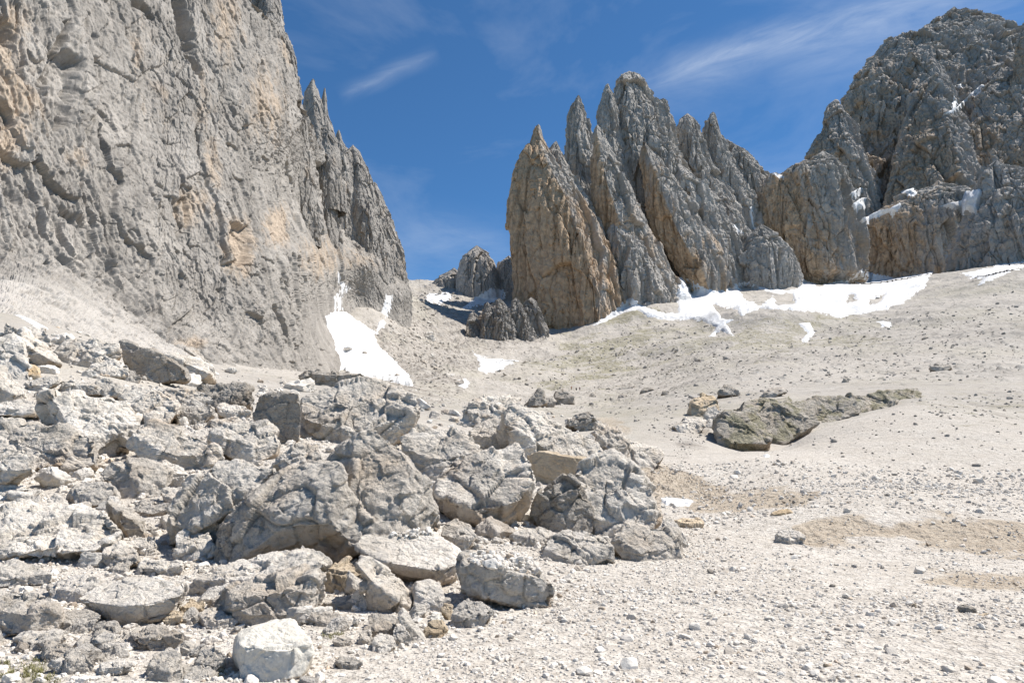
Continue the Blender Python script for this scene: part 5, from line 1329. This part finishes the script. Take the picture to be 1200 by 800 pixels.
def ns(scale, vec, det=6, rough=0.6, dist=0.0):
    mp = wn('ShaderNodeMapping'); mp.inputs['Scale'].default_value = scale; nt.links.new(vec, mp.inputs['Vector'])
    n = wn('ShaderNodeTexNoise'); n.inputs['Scale'].default_value = 1; n.inputs['Detail'].default_value = det; n.inputs['Roughness'].default_value = rough; n.inputs['Distortion'].default_value = dist
    nt.links.new(mp.outputs[0], n.inputs['Vector']); return n.outputs['Fac']
def streak(p0, p1, width, strength, seed, wav=0.0, fall=0.25):
    """a cirrus band across the sky between two compass directions"""
    a, b = vdir(*p0), vdir(*p1)
    nrm = np.cross(a, b); nrm /= np.linalg.norm(nrm); mid = (a+b); mid /= np.linalg.norm(mid); al = np.cross(nrm, mid); al /= np.linalg.norm(al)
    half = abs(np.dot(b, al))
    s, t = dot(al), dot(nrm)
    cb = wn('ShaderNodeCombineXYZ'); nt.links.new(s, cb.inputs[0]); nt.links.new(t, cb.inputs[1]); cb.inputs[2].default_value = seed
    wob = m_('MULTIPLY_ADD', ns((4, 3, 1), cb.outputs[0], 3), wav, -wav*0.5)
    t2 = m_('ABSOLUTE', m_('DIVIDE', m_('ADD', t, wob), width))
    f = m_('MAXIMUM', m_('SUBTRACT', 1.0, t2), 0.0); f = m_('POWER', f, 1.6)
    e = m_('MAXIMUM', m_('SUBTRACT', 1.0, m_('POWER', m_('ABSOLUTE', m_('DIVIDE', s, half*1.05)), 3.0)), 0.0)
    fib = ns((7, 32, 1), cb.outputs[0], 8, 0.65, 1.2)
    fib = m_('MAXIMUM', m_('MULTIPLY_ADD', fib, 2.0, -0.5), 0.0)
    return m_('MULTIPLY', m_('MULTIPLY', m_('MULTIPLY', f, e), fib), strength)
c = streak((398, 112), (512, 62), 0.017, 0.27, 3.0, 0.05)
for args in (((745, 108), (1120, -20), 0.05, 0.30, 7.0, 0.04), ((770, 92), (960, 20), 0.02, 0.25, 5.0, 0.01), ((480, 262), (600, 285), 0.05, 0.12, 9.0, 0.02), ((900, 60), (1250, -30), 0.09, 0.22, 12.0, 0.04), ((380, 280), (640, 300), 0.06, 0.10, 15.0, 0.02)):
    c = m_('ADD', c, streak(*args))
veil = m_('MAXIMUM', m_('MULTIPLY_ADD', ns((3, 3, 9), tc.outputs['Generated'], 6, 0.6, 0.5), 0.5, -0.22), 0.0)
c = m_('MINIMUM', m_('ADD', c, veil), 0.8)
hs = wn('ShaderNodeMix', data_type='RGBA', blend_type='MULTIPLY'); hs.inputs[0].default_value = 1.0
nt.links.new(sky.outputs[0], hs.inputs[6]); hs.inputs[7].default_value = (*SKY_TINT, 1)
mx = wn('ShaderNodeMix', data_type='RGBA'); nt.links.new(c, mx.inputs[0]); nt.links.new(hs.outputs[2], mx.inputs[6]); mx.inputs[7].default_value = (7.5, 8.0, 8.6, 1)
nt.links.new(mx.outputs[2], bg.inputs[0])

ld = bpy.data.lights.new('sun', 'SUN'); ld.energy = SUN_E; ld.angle = math.radians(0.53); ld.color = (1.0, 0.955, 0.895)
lo = bpy.data.objects.new('sun', ld); col.objects.link(lo)
sd = Vector((math.cos(SUN_EL)*math.sin(SUN_AZ), math.cos(SUN_EL)*math.cos(SUN_AZ), math.sin(SUN_EL)))
lo.rotation_euler = sd.to_track_quat('Z', 'Y').to_euler(); lo.location = sd*50

cd = bpy.data.cameras.new('camera'); cd.sensor_width = 36; cd.lens = 24; cd.clip_start = 0.1; cd.clip_end = 6000
co = bpy.data.objects.new('camera', cd); col.objects.link(co); co.location = tuple(EYE); co.rotation_euler = (PI/2+TH, 0, 0)
scene.camera = co
scene.render.engine = 'CYCLES'
vs = scene.view_settings; vs.view_transform = 'Standard'; vs.look = 'None'; vs.exposure = EXPOSURE; vs.gamma = 1.0
POOL.shutdown()
